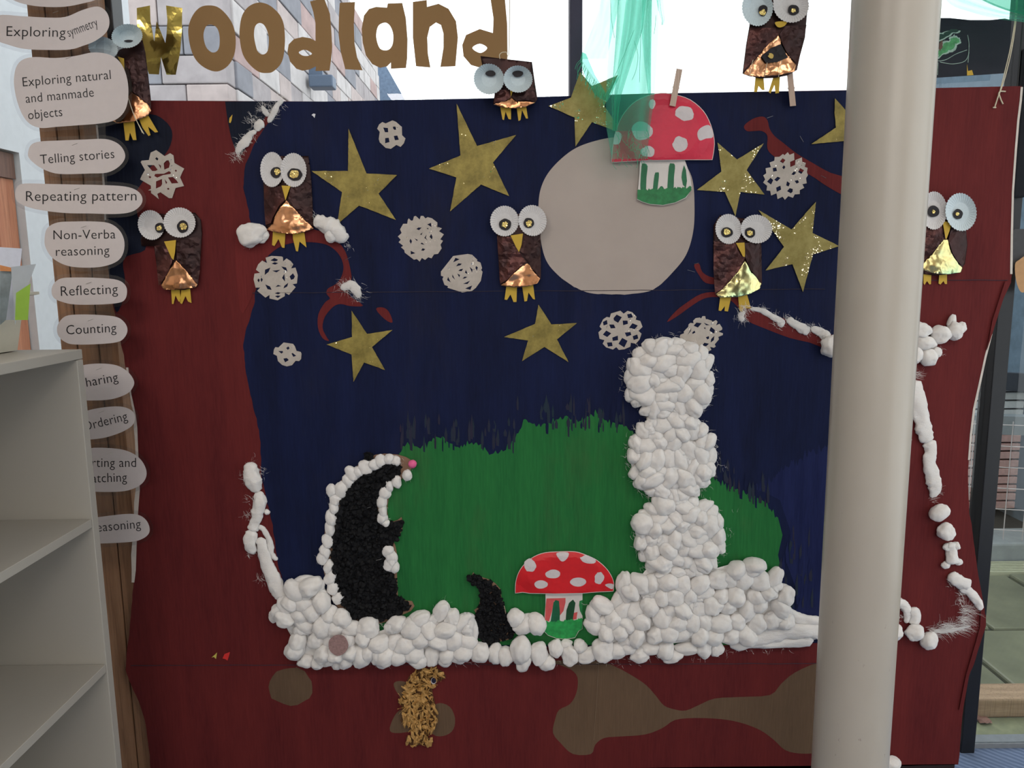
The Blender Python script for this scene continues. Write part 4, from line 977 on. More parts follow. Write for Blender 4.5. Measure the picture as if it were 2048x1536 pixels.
# right of the pillar: separate balls
BL = [(1843, 661, 20, 16, -.3, 'upper left ball of the cotton cluster beside the pillar on the right trunk'), (1849, 686, 22, 14, -.2, 'flattened middle ball of the cotton cluster beside the pillar'), (1881, 668, 18, 18, .3, 'second ball from the right in the top row of the cotton cluster'),
      (1910, 662, 17, 19, 0, 'rightmost knobbly ball of the cotton cluster on the right trunk'), (1828, 710, 16, 20, .2, 'lower left cotton ball of the cluster, touching the pillar'), (1857, 715, 18, 18, 0, 'lowest cotton ball of the cluster on the right trunk'),
      (1879, 1025, 21, 18, .6, 'upper of the two oval cotton balls below the long strip on the right trunk'), (1892, 1064, 17, 18, .4, 'lower of the two oval cotton balls below the long strip on the right trunk'),
      (1791, 1264, 16, 17, 0, 'cotton ball beside the pillar at the lower right fold'), (1829, 1266, 19, 18, .5, 'middle cotton ball of the three along the lower right fold'), (1858, 1281, 17, 21, -.1, 'rightmost cotton ball of the three along the lower right fold'),
      (1782, 1528, 21, 17, 0, 'lone cotton ball near the floor right of the pillar foot')]
for x, y, a_, b_, r_, lb in BL:
    o = root('cotton_ball', P(x, y + b_ * .9, 0), lb, 'cotton ball', 'cotton wool snow on the painted trees')
    ball(o, x, y, a_, b_, r_, depth=15, name='wool')
    if (x, y) == (1910, 662):
        ball(o, 1903, 643, 8, 14, -.2, name='knob'); ball(o, 1924, 655, 9, 11, 0, name='knob')
    if (x, y) == (1857, 715):
        ball(o, 1872, 704, 12, 11, 0, name='knob'); fibres(o, [(1878, 702), (1882, 710)], 24, 10, dirn=-.6)
g = group_thing('cotton_snow_strip', 1865, 1000, 'long flat cotton wool strip down the red trunk right of the pillar', 'snow')
strand(g, [(1822, 762, 14), (1834, 795, 17), (1842, 835, 16), (1850, 865, 16), (1856, 885, 12)], seed=41, flat=.5)
strand(g, [(1856, 882, 13), (1862, 900, 12), (1858, 925, 13), (1868, 960, 14), (1870, 978, 12), (1863, 995, 6)], seed=42, flat=.5)
fibres(g, [(1822, 752), (1830, 748), (1838, 752), (1872, 985), (1862, 998)], 110, 16, dirn=-.3, seed=42)
g = group_thing('cotton_snow_tuft', 1903, 1135, 'bone shaped cotton wool piece on the right trunk', 'snow')
strand(g, [(1900, 1085, 10), (1904, 1105, 11), (1904, 1128, 14)], seed=43, flat=.7); ball(g, 1896, 1094, 10, 8); ball(g, 1912, 1092, 8, 9); ball(g, 1892, 1130, 9, 8); ball(g, 1917, 1124, 8, 7)
g = group_thing('cotton_snow_tuft', 1925, 1220, 'cotton wool roll with a drooping tail at the right edge of the trunk', 'snow')
strand(g, [(1898, 1150, 11), (1918, 1162, 14), (1940, 1172, 11)], seed=44, flat=.6); strand(g, [(1920, 1175, 9), (1940, 1184, 9), (1955, 1202, 9), (1962, 1220, 6)], seed=45, flat=.6)
fibres(g, [(1905, 1165), (1925, 1190), (1922, 1205)], 90, 14, seed=45)
g = group_thing('cotton_snow_tuft', 1820, 1250, 'curled cotton wool roll right of the pillar above three balls', 'snow')
strand(g, [(1785, 1222, 8), (1795, 1206, 10), (1808, 1210, 10), (1816, 1228, 9), (1812, 1246, 6)], seed=46); strand(g, [(1822, 1216, 10), (1830, 1232, 12), (1828, 1250, 9)], seed=47)
fibres(g, [(1800, 1235), (1780, 1215)], 40, 8, seed=48)
g = group_thing('cotton_wisp', 1900, 1262, 'stretched thin cotton wisp running to the right edge along the lower fold', 'snow')
fibres(g, [(1862, 1262), (1880, 1258), (1900, 1258), (1920, 1255), (1922, 1240), (1924, 1222), (1890, 1255)], 420, 34, dirn=-.15, seed=49, spread=5, name='wool_fibres')
strand(g, [(1868, 1262, 3), (1890, 1262, 4.5), (1920, 1257, 3), (1942, 1252, 1)], seed=50, flat=.3)

# ================================================================== ANIMALS
def tufts(parent, poly, s, size, mat, seed, name, off0=.004, elong=1.0):
    rnd = random.Random(seed); a = Acc()
    prot = []
    for k in range(8):
        bm = bmesh.new(); bmesh.ops.create_icosphere(bm, subdivisions=2, radius=1)
        for v in bm.verts: v.co *= 1 + .75 * noise.noise(v.co * 1.8 + Vector((k * 9, 0, 0))) + .3 * noise.noise(v.co * 4 + Vector((k * 9, 5, 0)))
        bm.verts.index_update(); prot.append(([v.co.copy() for v in bm.verts], [[v.index for v in f.verts] for f in bm.faces])); bm.free()
    for x, y in pack(poly, s, seed, .4):
        vs, fs = rnd.choice(prot); c = P(x, y, off0 + rnd.uniform(0, .007))
        R = Matrix.Rotation(rnd.uniform(0, 6.28), 3, 'Y') @ Matrix.Rotation(rnd.uniform(0, 6.28), 3, 'X')
        k = size * MM * rnd.uniform(.7, 1.25)
        a.add([c + R @ Vector((p.x * k, p.y * k * .8, p.z * k * elong)) for p in vs], fs)
    return a.mk(name, mat, parent, kind='stuff')
BIG = [(826, 922), (812, 914), (795, 909), (770, 907), (752, 909), (735, 915), (716, 930), (697, 945), (680, 963), (668, 985), (660, 1012), (652, 1045), (647, 1080), (645, 1115), (648, 1145), (656, 1175), (668, 1205), (688, 1230), (715, 1246), (745, 1250), (772, 1244), (800, 1232), (822, 1222), (829, 1212), (824, 1202), (806, 1200), (796, 1192),
       (794, 1150), (796, 1118), (791, 1092), (786, 1080), (796, 1072), (804, 1062), (806, 1048), (803, 1034), (795, 1040), (778, 1045), (774, 1018), (778, 995), (788, 975), (802, 960), (818, 944), (828, 932)]
bb = root('black_paper_animal', P(745, 1250, 0), 'large standing black crumpled-paper animal with cotton wool edging and pink nose', 'animal cutout')
sheet('backing_card', dens(BIG, 8), .0012, .003, m_plain('brown_backing_card', (134, 104, 84), .9), bb, label='brown backing card')
BLK = [(806, 934), (792, 926), (772, 928), (752, 936), (730, 944), (708, 960), (692, 985), (683, 1010), (674, 1042), (667, 1078), (664, 1112), (668, 1150), (678, 1192), (696, 1224), (725, 1243), (758, 1242), (795, 1229), (818, 1214), (818, 1205), (798, 1199), (789, 1180), (789, 1150), (770, 1138), (768, 1100), (784, 1082), (800, 1064), (803, 1040), (782, 1046), (766, 1050), (753, 1025), (754, 992), (768, 970), (788, 952)]
sheet('dark_underlay', dens(BLK, 8), .0045, .002, TISSUE, bb)
tufts(bb, BLK, 8.2, 7.2, TISSUE, 5, 'crumpled_black_paper')
tufts(bb, [(733, 908), (748, 908), (742, 920), (732, 922)], 6, 6, TISSUE, 6, 'crumpled_black_paper')
for x, y, a_, b_, r_ in ((792, 922, 9, 8, 0), (778, 918, 11, 8, 0), (762, 922, 12, 11, .3), (748, 929, 12, 10, -.3), (731, 935, 13, 12, 0), (716, 944, 10, 9, 0), (704, 948, 11, 15, .5), (696, 962, 10, 12, .4), (682, 979, 13, 14, 0), (663, 981, 9, 11, 0), (671, 1000, 11, 10, 0), (668, 1015, 9, 12, .2), (662, 1036, 11, 15, .2), (659, 1058, 9, 13, .1),
                       (655, 1082, 10, 12, .1), (650, 1103, 10, 13, .2), (645, 1116, 11, 12, -.2), (657, 1134, 9, 13, -.3), (660, 1155, 11, 14, -.4), (666, 1176, 12, 14, 0), (676, 1196, 11, 12, -.4),
                       (815, 950, 9, 9, 0), (793, 963, 9, 12, .2), (778, 972, 9, 10, 0), (770, 985, 12, 12, 0), (764, 1003, 10, 13, 0), (766, 1022, 8, 12, 0), (764, 1037, 10, 10, 0), (772, 1046, 8, 6, 0), (776, 1102, 11, 11, 0), (783, 1115, 11, 13, 0), (779, 1131, 12, 12, 0), (790, 1134, 9, 11, 0), (784, 1124, 10, 12, 0)):
    ball(bb, x, y, a_ * 1.1, b_ * 1.3, r_, off=.003, depth=8)
fibres(bb, [(792, 922), (731, 935), (704, 950), (682, 979), (660, 985), (668, 1015), (655, 1082), (645, 1116), (640, 1120), (662, 1160), (815, 950), (770, 985), (764, 1010), (770, 1042), (778, 1110)], 340, 8, seed=77, spread=6, off=.005)
v, f = [], []
bm = bmesh.new(); bmesh.ops.create_icosphere(bm, subdivisions=4, radius=8.6 * MM)
for q in bm.verts: q.co *= 1 + .1 * noise.noise(q.co * 900)
bm.verts.index_update(); c = P(825, 928, .012)
mk('pompom_nose', [q.co + c for q in bm.verts], [[w_.index for w_ in g_.verts] for g_ in bm.faces], PINK, bb, smooth=True, label='bright pink pompom nose'); bm.free()
STAPLE = m_plain('staple_wire', (190, 186, 180), .3, 1)
for x0, y0, x1, y1 in ((731, 1017, 742, 1014), (752, 1121, 763, 1118), (754, 939, 765, 934)):
    v, f = tubeg([P(x0, y0, .017), P(x1, y1, .017)], .0005, 5); mk('staple', v, f, STAPLE, bb)
SMB = [(947, 1144), (943, 1151), (938, 1155), (940, 1162), (948, 1168), (957, 1177), (961, 1190), (959, 1206), (957, 1214), (948, 1220), (952, 1226), (950, 1245), (950, 1266), (960, 1276), (976, 1290), (990, 1284), (1008, 1282), (1022, 1278), (1031, 1264), (1022, 1246), (1014, 1232), (1009, 1212), (1003, 1196), (1001, 1178), (990, 1166), (976, 1158), (960, 1153), (950, 1152)]
bs = root('small_black_paper_animal', P(985, 1290, 0), 'small curved black crumpled-paper animal beside the lower toadstool', 'animal cutout')
sheet('backing_card', dens(SMB, 6), .0012, .0025, bpy.data.materials['brown_backing_card'], bs, label='brown backing card')
tufts(bs, grow(SMB, -1.5), 6.2, 5.6, TISSUE, 9, 'crumpled_black_paper')
v, f = tubeg([P(1003, 1201, .008), P(1009, 1214, .012), P(1012, 1230, .010)], .0005, 5); mk('pale_thread', v, f, STR, bs)
HB = [(845, 1338), (858, 1336), (872, 1336), (884, 1342), (892, 1352), (888, 1358), (878, 1362), (870, 1368), (864, 1376), (866, 1390), (870, 1406), (873, 1425), (874, 1448), (868, 1462), (858, 1468), (856, 1474), (868, 1484), (850, 1489), (838, 1490), (824, 1494), (812, 1482), (812, 1474), (822, 1470), (824, 1462), (812, 1450), (800, 1442), (806, 1428), (803, 1412), (796, 1406), (796, 1400), (806, 1390), (810, 1370), (818, 1353), (830, 1343)]
bh = root('tan_paper_animal', P(838, 1494, 0), 'tan twisted crepe-paper animal below the snow bank', 'animal cutout')
sheet('backing_card', dens(HB, 6), .0012, .002, m_plain('dark_tan_card', (92, 62, 34), .9), bh)
a = Acc(); rnd = random.Random(12)
for x, y in pack(grow(HB, -2), 7.0, 31, .45):
    an = math.pi / 2 + rnd.gauss(0, .6) if y > 1400 else rnd.gauss(.6, .9)
    L = rnd.uniform(13, 26); wd = rnd.uniform(2.8, 5.2); tw = rnd.uniform(-1, 1); vv = []; ff = []
    x -= math.cos(an) * L / 2; y -= math.sin(an) * L / 2; o0 = .004 + rnd.uniform(0, .004)
    for k in range(8):
        p = P(x, y, o0 + .005 * math.sin(k / 7 * math.pi))
        q = Vector((-math.sin(an) * math.cos(tw), math.sin(tw) * .9, math.cos(an) * math.cos(tw))) * wd * MM * (.5 + math.sin(k / 7 * math.pi) * .6)
        vv += [p + q, p + Vector((0, -.0014, 0)), p - q]
        x += math.cos(an) * L / 7; y += math.sin(an) * L / 7; an += rnd.gauss(0, .22); tw += rnd.gauss(0, .35)
    for k in range(7):
        ff += [[3 * k, 3 * k + 1, 3 * k + 4, 3 * k + 3], [3 * k + 1, 3 * k + 2, 3 * k + 5, 3 * k + 4]]
    a.add(vv, ff)
a.mk('crepe_strips', CREPE, bh, kind='stuff')
sheet('eye_white', ell(867, 1362, 5.4, 6.6, 18), .011, .0012, PAPER, bh); sheet('pupil', ell(867.5, 1361, 4.6, 5.4, 18), .0123, .0010, m_plain('navy_pupil', (26, 26, 48), .4), bh)

# ================================================================== TOADSTOOLS
def dome(cx, cy, rx, ry, h):
    def d(x, y):
        r2 = ((x - cx) / rx) ** 2 + ((y - cy) / ry) ** 2
        return h * max(0, min(1, (1 - r2) * 2.2)) + .0003 * noise.noise(Vector((x * .2, y * .2, 0)))
    return d
def toadstool(name, label, capo, cdome, capm, spots, stemo, strokes, off):
    c = root(name, P(stemo[-2][0], max(p[1] for p in stemo), off), label, 'toadstool', 'painted paper plate toadstools')
    sheet('stem', stemo, off, .0012, PLATE, c, step=10)
    for i, (pl_, mt, nm) in enumerate(strokes): sheet(nm, pl_, off + .0013 + i * 3e-5, .0003, mt, c)
    sheet('cap', dens(capo, 6), off + .004, .0015, capm, c, step=7, disp=cdome)
    sheet('plate_rim', grow(dens(capo, 6), 1.2), off + .003, .0014, PLATE, c, step=7, disp=cdome)
    for i, sp_ in enumerate(spots): sheet('white_spot', sp_, off + .0056 + i * 1e-5, .0003, WHITEP, c, step=4, disp=cdome)
    return c
CAP1 = catm([(1031, 1186), (1032, 1165), (1038, 1145), (1050, 1128), (1068, 1114), (1090, 1106), (1120, 1104), (1150, 1104), (1170, 1110), (1192, 1120), (1210, 1135), (1221, 1150), (1227, 1166), (1226, 1182)], 3) + [(1200, 1183), (1165, 1186), (1110, 1187), (1060, 1186), (1045, 1184)]
RST = m_plain('scribbled_red_crayon', (206, 84, 84), .7, var=.12, nscale=60)
toadstool('paper_toadstool', 'red spotted paper-plate toadstool standing in the snow bank left of the snowman', CAP1, dome(1129, 1150, 100, 50, .006), REDP,
          [ell(1060, 1131, 12, 13, 20, -.4, .2, 1), smooth([(1113, 1106), (1136, 1105), (1136, 1114), (1130, 1121), (1124, 1123), (1118, 1118)], 3), ell(1176, 1119, 15, 8, 20, .25, .25, 3), ell(1106, 1148, 15, 9, 20, -.05, .1, 4), ell(1082, 1169, 13.5, 8.5, 20, -.05, .08, 5), ell(1156, 1164, 16.5, 8.8, 20, 0, .08, 6), ell(1198, 1156, 9.5, 11, 20, .3, .3, 7), smooth([(1210, 1170), (1218, 1167), (1227, 1169), (1225, 1178), (1218, 1176)], 3)],
          [(1091, 1184), (1165, 1184), (1165, 1215), (1165, 1258), (1158, 1262), (1150, 1276), (1130, 1279), (1112, 1277), (1096, 1271), (1088, 1263), (1088, 1245), (1091, 1210)],
          [([(1093, 1197), (1131, 1196), (1131, 1205), (1127, 1222), (1119, 1232), (1115, 1205), (1108, 1202), (1104, 1222), (1098, 1243), (1090, 1240), (1091, 1215)], RST, 'red_crayon'),
           ([(1147, 1226), (1155, 1224), (1153, 1238), (1144, 1240)], RST, 'red_crayon'),
           ([(1100, 1250), (1104, 1225), (1107, 1205), (1111, 1200), (1118, 1202), (1120, 1225), (1119, 1252)], m_plain('deep_green_paint', (24, 92, 60), .5, var=.2, nscale=60), 'green_stripe'),
           ([(1131, 1245), (1133, 1220), (1138, 1206), (1146, 1199), (1151, 1206), (1148, 1225), (1144, 1250)], m_plain('dark_green_paint', (22, 72, 40), .5, var=.2, nscale=60), 'green_stripe'),
           ([(1159, 1202), (1165, 1200), (1165, 1232), (1160, 1222), (1158, 1210)], GREENP, 'green_stripe'),
           (jag([(1088.5, 1262), (1088.5, 1244), (1165, 1238), (1164.5, 1258), (1157, 1262), (1150, 1275), (1130, 1278), (1112, 1276), (1096, 1270)], [1], 7, 2.5, 4), m_plain('bright_grass_paint', (42, 150, 74), .45, var=.28, nscale=70), 'grass_paint')], .004)
CAP2 = catm([(1224, 324), (1226, 295), (1232, 265), (1244, 234), (1265, 208), (1292, 193), (1322, 187), (1350, 190), (1380, 200), (1406, 222), (1421, 250), (1428, 280), (1427, 302), (1424, 319)], 3) + [(1380, 319), (1300, 320), (1260, 322)]
DG = m_plain('stripe_green_paint', (30, 104, 66), .5, var=.15, nscale=60)
toadstool('paper_toadstool', 'red spotted paper-plate toadstool pegged to the board top over the moon', CAP2, dome(1326, 265, 102, 68, .007), REDP2,
          [ell(1369, 227, 19.5, 14, 22, .25, .2, 1), smooth([(1396, 262), (1404, 254), (1416, 250), (1422, 255), (1426, 274), (1412, 277), (1400, 281), (1395, 272)], 3), ell(1360, 288, 14.5, 16, 22, 0, .2, 3), ell(1296, 303, 14, 11.5, 20, 0, .2, 4), ell(1284, 262, 21, 19, 22, 0, .15, 5), ell(1304, 208, 7, 9, 18, 0, .2, 6), smooth([(1231, 264), (1243, 268), (1240, 285), (1233, 289), (1227, 286)], 3)],
          [(1280, 316), (1368, 316), (1375, 335), (1381, 355), (1384, 378), (1372, 396), (1350, 406), (1326, 411), (1300, 409), (1284, 404), (1274, 399), (1277, 370), (1279, 345)],
          [(smooth([(1283, 333), (1288, 327), (1295, 332), (1293, 355), (1291, 385), (1281, 385)], 3), DG, 'green_stripe'), (smooth([(1309, 350), (1314, 345), (1318, 347), (1316, 370), (1312, 395), (1305, 394)], 3), DG, 'green_stripe'),
           (smooth([(1338, 333), (1344, 327), (1350, 331), (1348, 355), (1346, 388), (1335, 388)], 3), DG, 'green_stripe'), ([(1364, 345), (1368, 330), (1372, 340), (1374, 362), (1372, 375), (1366, 370), (1363, 355)], DG, 'green_stripe'), (ell(1323, 385, 6, 13, 16), DG, 'green_stripe'),
           (jag([(1274.5, 398), (1275, 380), (1383, 374), (1383, 380), (1371, 395), (1350, 405), (1326, 410), (1300, 408), (1284, 403)], [1], 7, 2.5, 7), m_plain('grass_paint', (36, 118, 66), .5, var=.28, nscale=70), 'grass_paint')], .006)

# ================================================================== PEGS
def peg(label, x0, y0, x1, y1, wd, off):
    r = root('clothes_peg', P(x1, y1, off), label, 'peg', 'wooden pegs on the board top')
    dx, dy = (x1 - x0), (y1 - y0); L = math.hypot(dx, dy); nx, ny = -dy / L * wd / 2, dx / L * wd / 2
    for k, (o_, tl) in enumerate(((off + .006, 0), (off - .004, .03))):
        q = [(x0 + dx * tl - nx, y0 + dy * tl - ny), (x0 + dx * tl + nx, y0 + dy * tl + ny), (x1 + nx, y1 + ny), (x1 - nx, y1 - ny)]
        sheet('leg', q, o_, .006, PEG, r)
    m_ = (x0 + dx * .5, y0 + dy * .5)
    v, f = tubeg([P(m_[0] - nx * 1.1, m_[1] - ny * 1.1, off + .004), P(m_[0] + nx * 1.1, m_[1] + ny * 1.1, off + .004)], .0022, 8); mk('spring', v, f, STAPLE, r)
peg('wooden clothes peg holding the upper toadstool to the board top', 1359, 138, 1345, 212, 12, .012)
peg('wooden clothes peg under the top right hanging owl', 1579, 140, 1586, 212, 12, .006)

# ================================================================== OWLS
def case_eye(parent, cx, cy, rx, ry, rot, off, depth, mat, pupil=None, gold=None, fl=.5, flat=False):
    """fluted cake case: flat floor, pleated rim"""
    n = 72; v = []; f = []
    prof = [(0.0, 0), (.5, 0), (.56, .08), (.78, .5), (1.0, 1.0)]
    e = grp = None
    for i, (r, h) in enumerate(prof):
        for k in range(n):
            an = 2 * math.pi * k / n; z_ = (1 if k % 2 else -1)
            rr = r * (1 + (.022 * z_ if r > .9 else 0)); hh = h * depth + (z_ * .0011 * fl * max(0, (r - .5) * 2))
            x, y = rx * rr * math.cos(an), ry * rr * math.sin(an)
            v.append(P(cx + x * math.cos(rot) - y * math.sin(rot), cy + x * math.sin(rot) + y * math.cos(rot), off + .0012 + hh))
    for i in range(len(prof) - 1):
        for k in range(n): f.append([i * n + k, i * n + (k + 1) % n, (i + 1) * n + (k + 1) % n, (i + 1) * n + k][::-1])
    m0 = len(v)
    e = mk('eye', v, f, mat, parent)
    if pupil:
        x, y, a_, b_ = pupil
        h = depth * .1 if ((x - cx) / rx) ** 2 + ((y - cy) / ry) ** 2 < .3 else depth * .55
        sheet('pupil', ell(x, y, a_, b_, 22, 0, .12, x), off + .0026 + h, .0008, BLACKC, e)
        if gold:
            gx, gy, ga = gold
            sheet('glitter_dot', ell(gx, gy, ga, ga, 14, 0, .5, gx), off + .0034 + h, .0012, SPARK, e, step=3, disp=lambda X, Y: .0008 * noise.noise(Vector((X * .7, Y * .7, 1))))
    return e
def crum(seed, k, s=.07): return lambda x, y: k * (noise.noise(Vector((x * s, y * s, seed))) + .45 * noise.noise(Vector((x * s * 2.7, y * s * 2.7, seed + 4))))
def owl(label, off, body, belly, split, eyes, beak, feet, bmat=COPPER, wl=None, wr=None, bulge=.010):
    cx = sum(p[0] for p in body) / len(body); y1 = max(p[1] for p in body); y0 = min(p[1] for p in body); hw = (max(p[0] for p in body) - min(p[0] for p in body)) / 2
    r = root('foil_owl', P(cx, y1, off), label, 'owl', 'paper bag owls with cake case eyes')
    cyl = lambda x, y: bulge * max(0, 1 - ((x - cx) / (hw * 1.02)) ** 2)
    cb = crum(cx, .0012, .05); sd = cx
    sheet('body', body, off, .001, BAG, r, step=7, sm=True, disp=lambda x, y: cyl(x, y) + cb(x, y))
    c2 = crum(cx + 3, .0022, .055)
    sheet('belly', dens(belly, 7), off + .0035, .0006, bmat, r, step=4, sm=True, disp=lambda x, y: cyl(x, y) + c2(x, y) + .0014 * abs(math.sin((y - belly[0][1]) * .10 + .02 * (x - cx))), label='shiny foil belly')
    c3 = crum(cx + 7, .0022, .09)
    for wpoly, mt in ((wl, WING), (wr, BAG)):
        if wpoly: sheet('wing', dens(wpoly, 8), off + .0055, .0006, mt, r, step=6, disp=lambda x, y: cyl(x, y) + c3(x, y))
    for k, ft in enumerate(feet): sheet('foot', ft, off + .002, .0008, YEL, r)
    sheet('beak', beak, off + bulge + .008, .001, YEL, r)
    for k, (cx_, cy_, rx, ry, rot, pu, go, dp, mt) in enumerate(eyes):
        case_eye(r, cx_, cy_, rx, ry, rot, off + bulge * .9 + .004 + k * .0015, dp, mt, pu, go)
    return r
A_ = owl('foil owl perched on the left painted branch below two cotton tufts', .002,
    [(530, 312), (617, 312), (622, 350), (625, 400), (627, 455), (600, 462), (560, 462), (532, 455), (528, 400), (526, 360)],
    [(573, 400), (588, 416), (602, 432), (628, 457), (606, 465), (585, 468), (556, 466), (533, 459), (545, 447), (548, 436), (560, 415)], 0,
    [(544, 339, 23.5, 35, 0, (552, 345, 11, 11), (554, 343.5, 6), .003, CASE), (587, 340, 26, 34, -.05, (589.5, 349, 15, 12.5), (589, 348, 8.5), .003, CASE)],
    [(563, 371), (581, 372), (576, 386), (571, 401)], [[(546, 462), (571, 463), (569, 496), (564, 495), (557, 478), (549, 492), (544, 490)], [(585, 463), (608, 461), (613, 495), (599, 483), (596, 503), (592, 502), (586, 478)]],
    wl=[(528, 370), (563, 372), (570, 400), (558, 412), (545, 436), (542, 446), (531, 450), (528, 410)], wr=[(575, 402), (582, 372), (622, 360), (626, 452), (602, 430), (588, 415)])
owl('crooked foil owl on the red trunk beside the Non-Verba bubble', .002,
    [(300, 425), (350, 430), (390, 425), (402, 440), (404, 465), (401, 520), (396, 572), (370, 580), (330, 579), (316, 560), (313, 530), (308, 492), (283, 492), (281, 478)],
    [(352, 520), (362, 530), (380, 550), (395, 569), (391, 575), (350, 580), (328, 579), (322, 571), (334, 548), (342, 535)], 0,
    [(302, 450, 26, 30, -.3, (319.5, 455.5, 10, 10.5), (318, 456, 5.5), .003, CASE), (359, 445, 32, 30, .2, (365, 453.5, 11.5, 12.5), (366, 453, 6.5), .003, CASE)],
    [(328, 483), (352, 480), (350, 505), (347, 520), (343, 516)], [[(342, 576), (359, 576), (362, 604), (357, 603), (351, 591), (347, 608), (344, 608)], [(363, 576), (380, 575), (383, 606), (376, 603), (371, 592), (364, 608), (360, 606)]],
    wl=[(309, 492), (330, 488), (345, 520), (338, 540), (325, 562), (317, 572), (313, 530)], wr=[(354, 520), (352, 484), (402, 470), (400, 540), (395, 568), (378, 548)])
owl('foil owl touching the left edge of the moon', .002,
    [(993, 455), (1000, 422), (1035, 427), (1080, 440), (1082, 500), (1082, 558), (1074, 566), (1035, 572), (1001, 570), (997, 520)],
    [(1056, 526), (1066, 541), (1080, 557), (1075, 567), (1055, 573), (1030, 575), (1001, 571), (1015, 561), (1026, 548), (1042, 533)], 0,
    [(1009, 442, 28.5, 30.5, 0, (1010.5, 449, 12.5, 12), (1010, 449, 6), .003, CASE), (1065, 441, 28, 31, -.2, (1057.5, 446, 10.5, 10.5), (1058, 446.5, 6), .003, CASE)],
    [(1021, 471), (1046, 467), (1043, 490), (1038, 504), (1032, 494)], [[(1013, 571), (1034, 572), (1033, 604), (1027, 604), (1021, 589), (1014, 600), (1009, 599)], [(1044, 571), (1066, 567), (1070, 599), (1066, 598), (1057, 585), (1054, 602), (1049, 603)]],
    wl=[(994, 472), (1022, 474), (1036, 500), (1052, 524), (1040, 533), (1025, 548), (1014, 560), (1000, 568), (997, 520)], wr=[(1040, 502), (1046, 470), (1081, 470), (1081, 556), (1067, 541), (1057, 525)])
owl('foil owl on the right painted branch left of the pillar with gold belly', .002,
    [(1427, 450), (1440, 430), (1480, 436), (1520, 440), (1523, 500), (1524, 568), (1512, 580), (1460, 594), (1431, 590), (1427, 540), (1426, 500)],
    [(1490, 521), (1501, 540), (1513, 555), (1523, 568), (1519, 578), (1500, 588), (1475, 594), (1440, 595), (1431, 589), (1446, 577), (1461, 560), (1478, 540)], 0,
    [(1457, 458, 26, 30, -.1, (1454, 465, 11.5, 10), (1454, 464.5, 6), .003, CASE), (1513, 458, 31.5, 28.5, .15, (1500, 465.5, 10.5, 10.5), (1500, 466, 5.5), .003, CASE)],
    [(1472, 486), (1489, 485), (1490, 500), (1490, 514), (1486, 513)], [[(1441, 590), (1463, 591), (1456, 623), (1449, 622), (1450, 612), (1442, 622), (1437, 621)], [(1476, 590), (1494, 588), (1502, 617), (1488, 616), (1485, 624), (1479, 622)]],
    GOLDFOIL, wl=[(1428, 482), (1473, 486), (1490, 516), (1478, 540), (1460, 561), (1446, 577), (1430, 587), (1427, 540)], wr=[(1491, 516), (1490, 486), (1522, 480), (1523, 566), (1513, 553), (1500, 538)])
owl('foil owl on the red trunk just right of the pillar with green gold belly', .002,
    [(1835, 420), (1870, 412), (1900, 420), (1930, 445), (1935, 490), (1930, 528), (1920, 540), (1912, 547), (1870, 551), (1830, 546), (1832, 500)],
    [(1888, 477), (1896, 480), (1905, 508), (1917, 528), (1926, 536), (1921, 545), (1895, 549), (1865, 546), (1834, 536), (1850, 522), (1868, 504), (1880, 488)], 0,
    [(1868, 421, 26, 38, 0, (1867, 423, 11.5, 11.5), (1867.5, 423, 3.5), .008, CASE), (1922, 424, 31, 38, -.15, (1916, 428, 9.5, 10.5), (1915, 427.5, 3.5), .010, CASEBLUE)],
    [(1885, 441), (1903, 446), (1899, 462), (1893, 478), (1891, 477)], [[(1847, 542), (1863, 542), (1862, 568), (1859, 569), (1854, 562), (1849, 570), (1847, 566)], [(1879, 545), (1894, 545), (1894, 568), (1890, 568), (1887, 562), (1881, 569), (1877, 567)]],
    GOLDFOIL, wl=[(1834, 450), (1884, 444), (1889, 476), (1880, 487), (1866, 504), (1848, 522), (1832, 532)], wr=[(1897, 480), (1904, 450), (1932, 450), (1934, 490), (1926, 532), (1916, 524), (1905, 506)])
o_ = owl('foil owl hung by a loop at the board top over the last letter d', .012,
    [(961, 112), (1010, 118), (1064, 124), (1069, 160), (1075, 198), (1070, 206), (1050, 213), (1030, 216), (1005, 214), (986, 208), (989, 190), (990, 170), (966, 140)],
    [(1022, 194), (1034, 203), (1050, 202), (1071, 205), (1050, 214), (1030, 217), (1005, 215), (987, 209), (1000, 203), (1013, 201)], 0,
    [(978, 158, 30, 31, -.6, (981, 147, 10, 6), None, .022, CASEBLUE), (1036, 158, 29, 27, .1, (1035.5, 147, 11, 7), None, .022, CASEBLUE)],
    [(1020, 179), (1027, 179), (1022, 193)], [[(1000, 212), (1022, 213), (1022, 239), (1017, 238), (1011, 223), (1008, 240), (1005, 239)], [(1033, 213), (1052, 211), (1056, 237), (1052, 237), (1044, 220), (1041, 240), (1037, 242)]],
    wl=[(990, 175), (1018, 182), (1022, 194), (1010, 202), (988, 206)], wr=[(1024, 193), (1028, 180), (1070, 180), (1072, 203), (1045, 200), (1033, 202)])
v, f = tubeg([P(x, y, .024) for x, y in catm([(1000, 118), (999, 110), (1004, 105), (1012, 104), (1018, 100), (1020, -60)], 5)], .0008, 6); mk('hanging_loop', v, f, STR, o_)
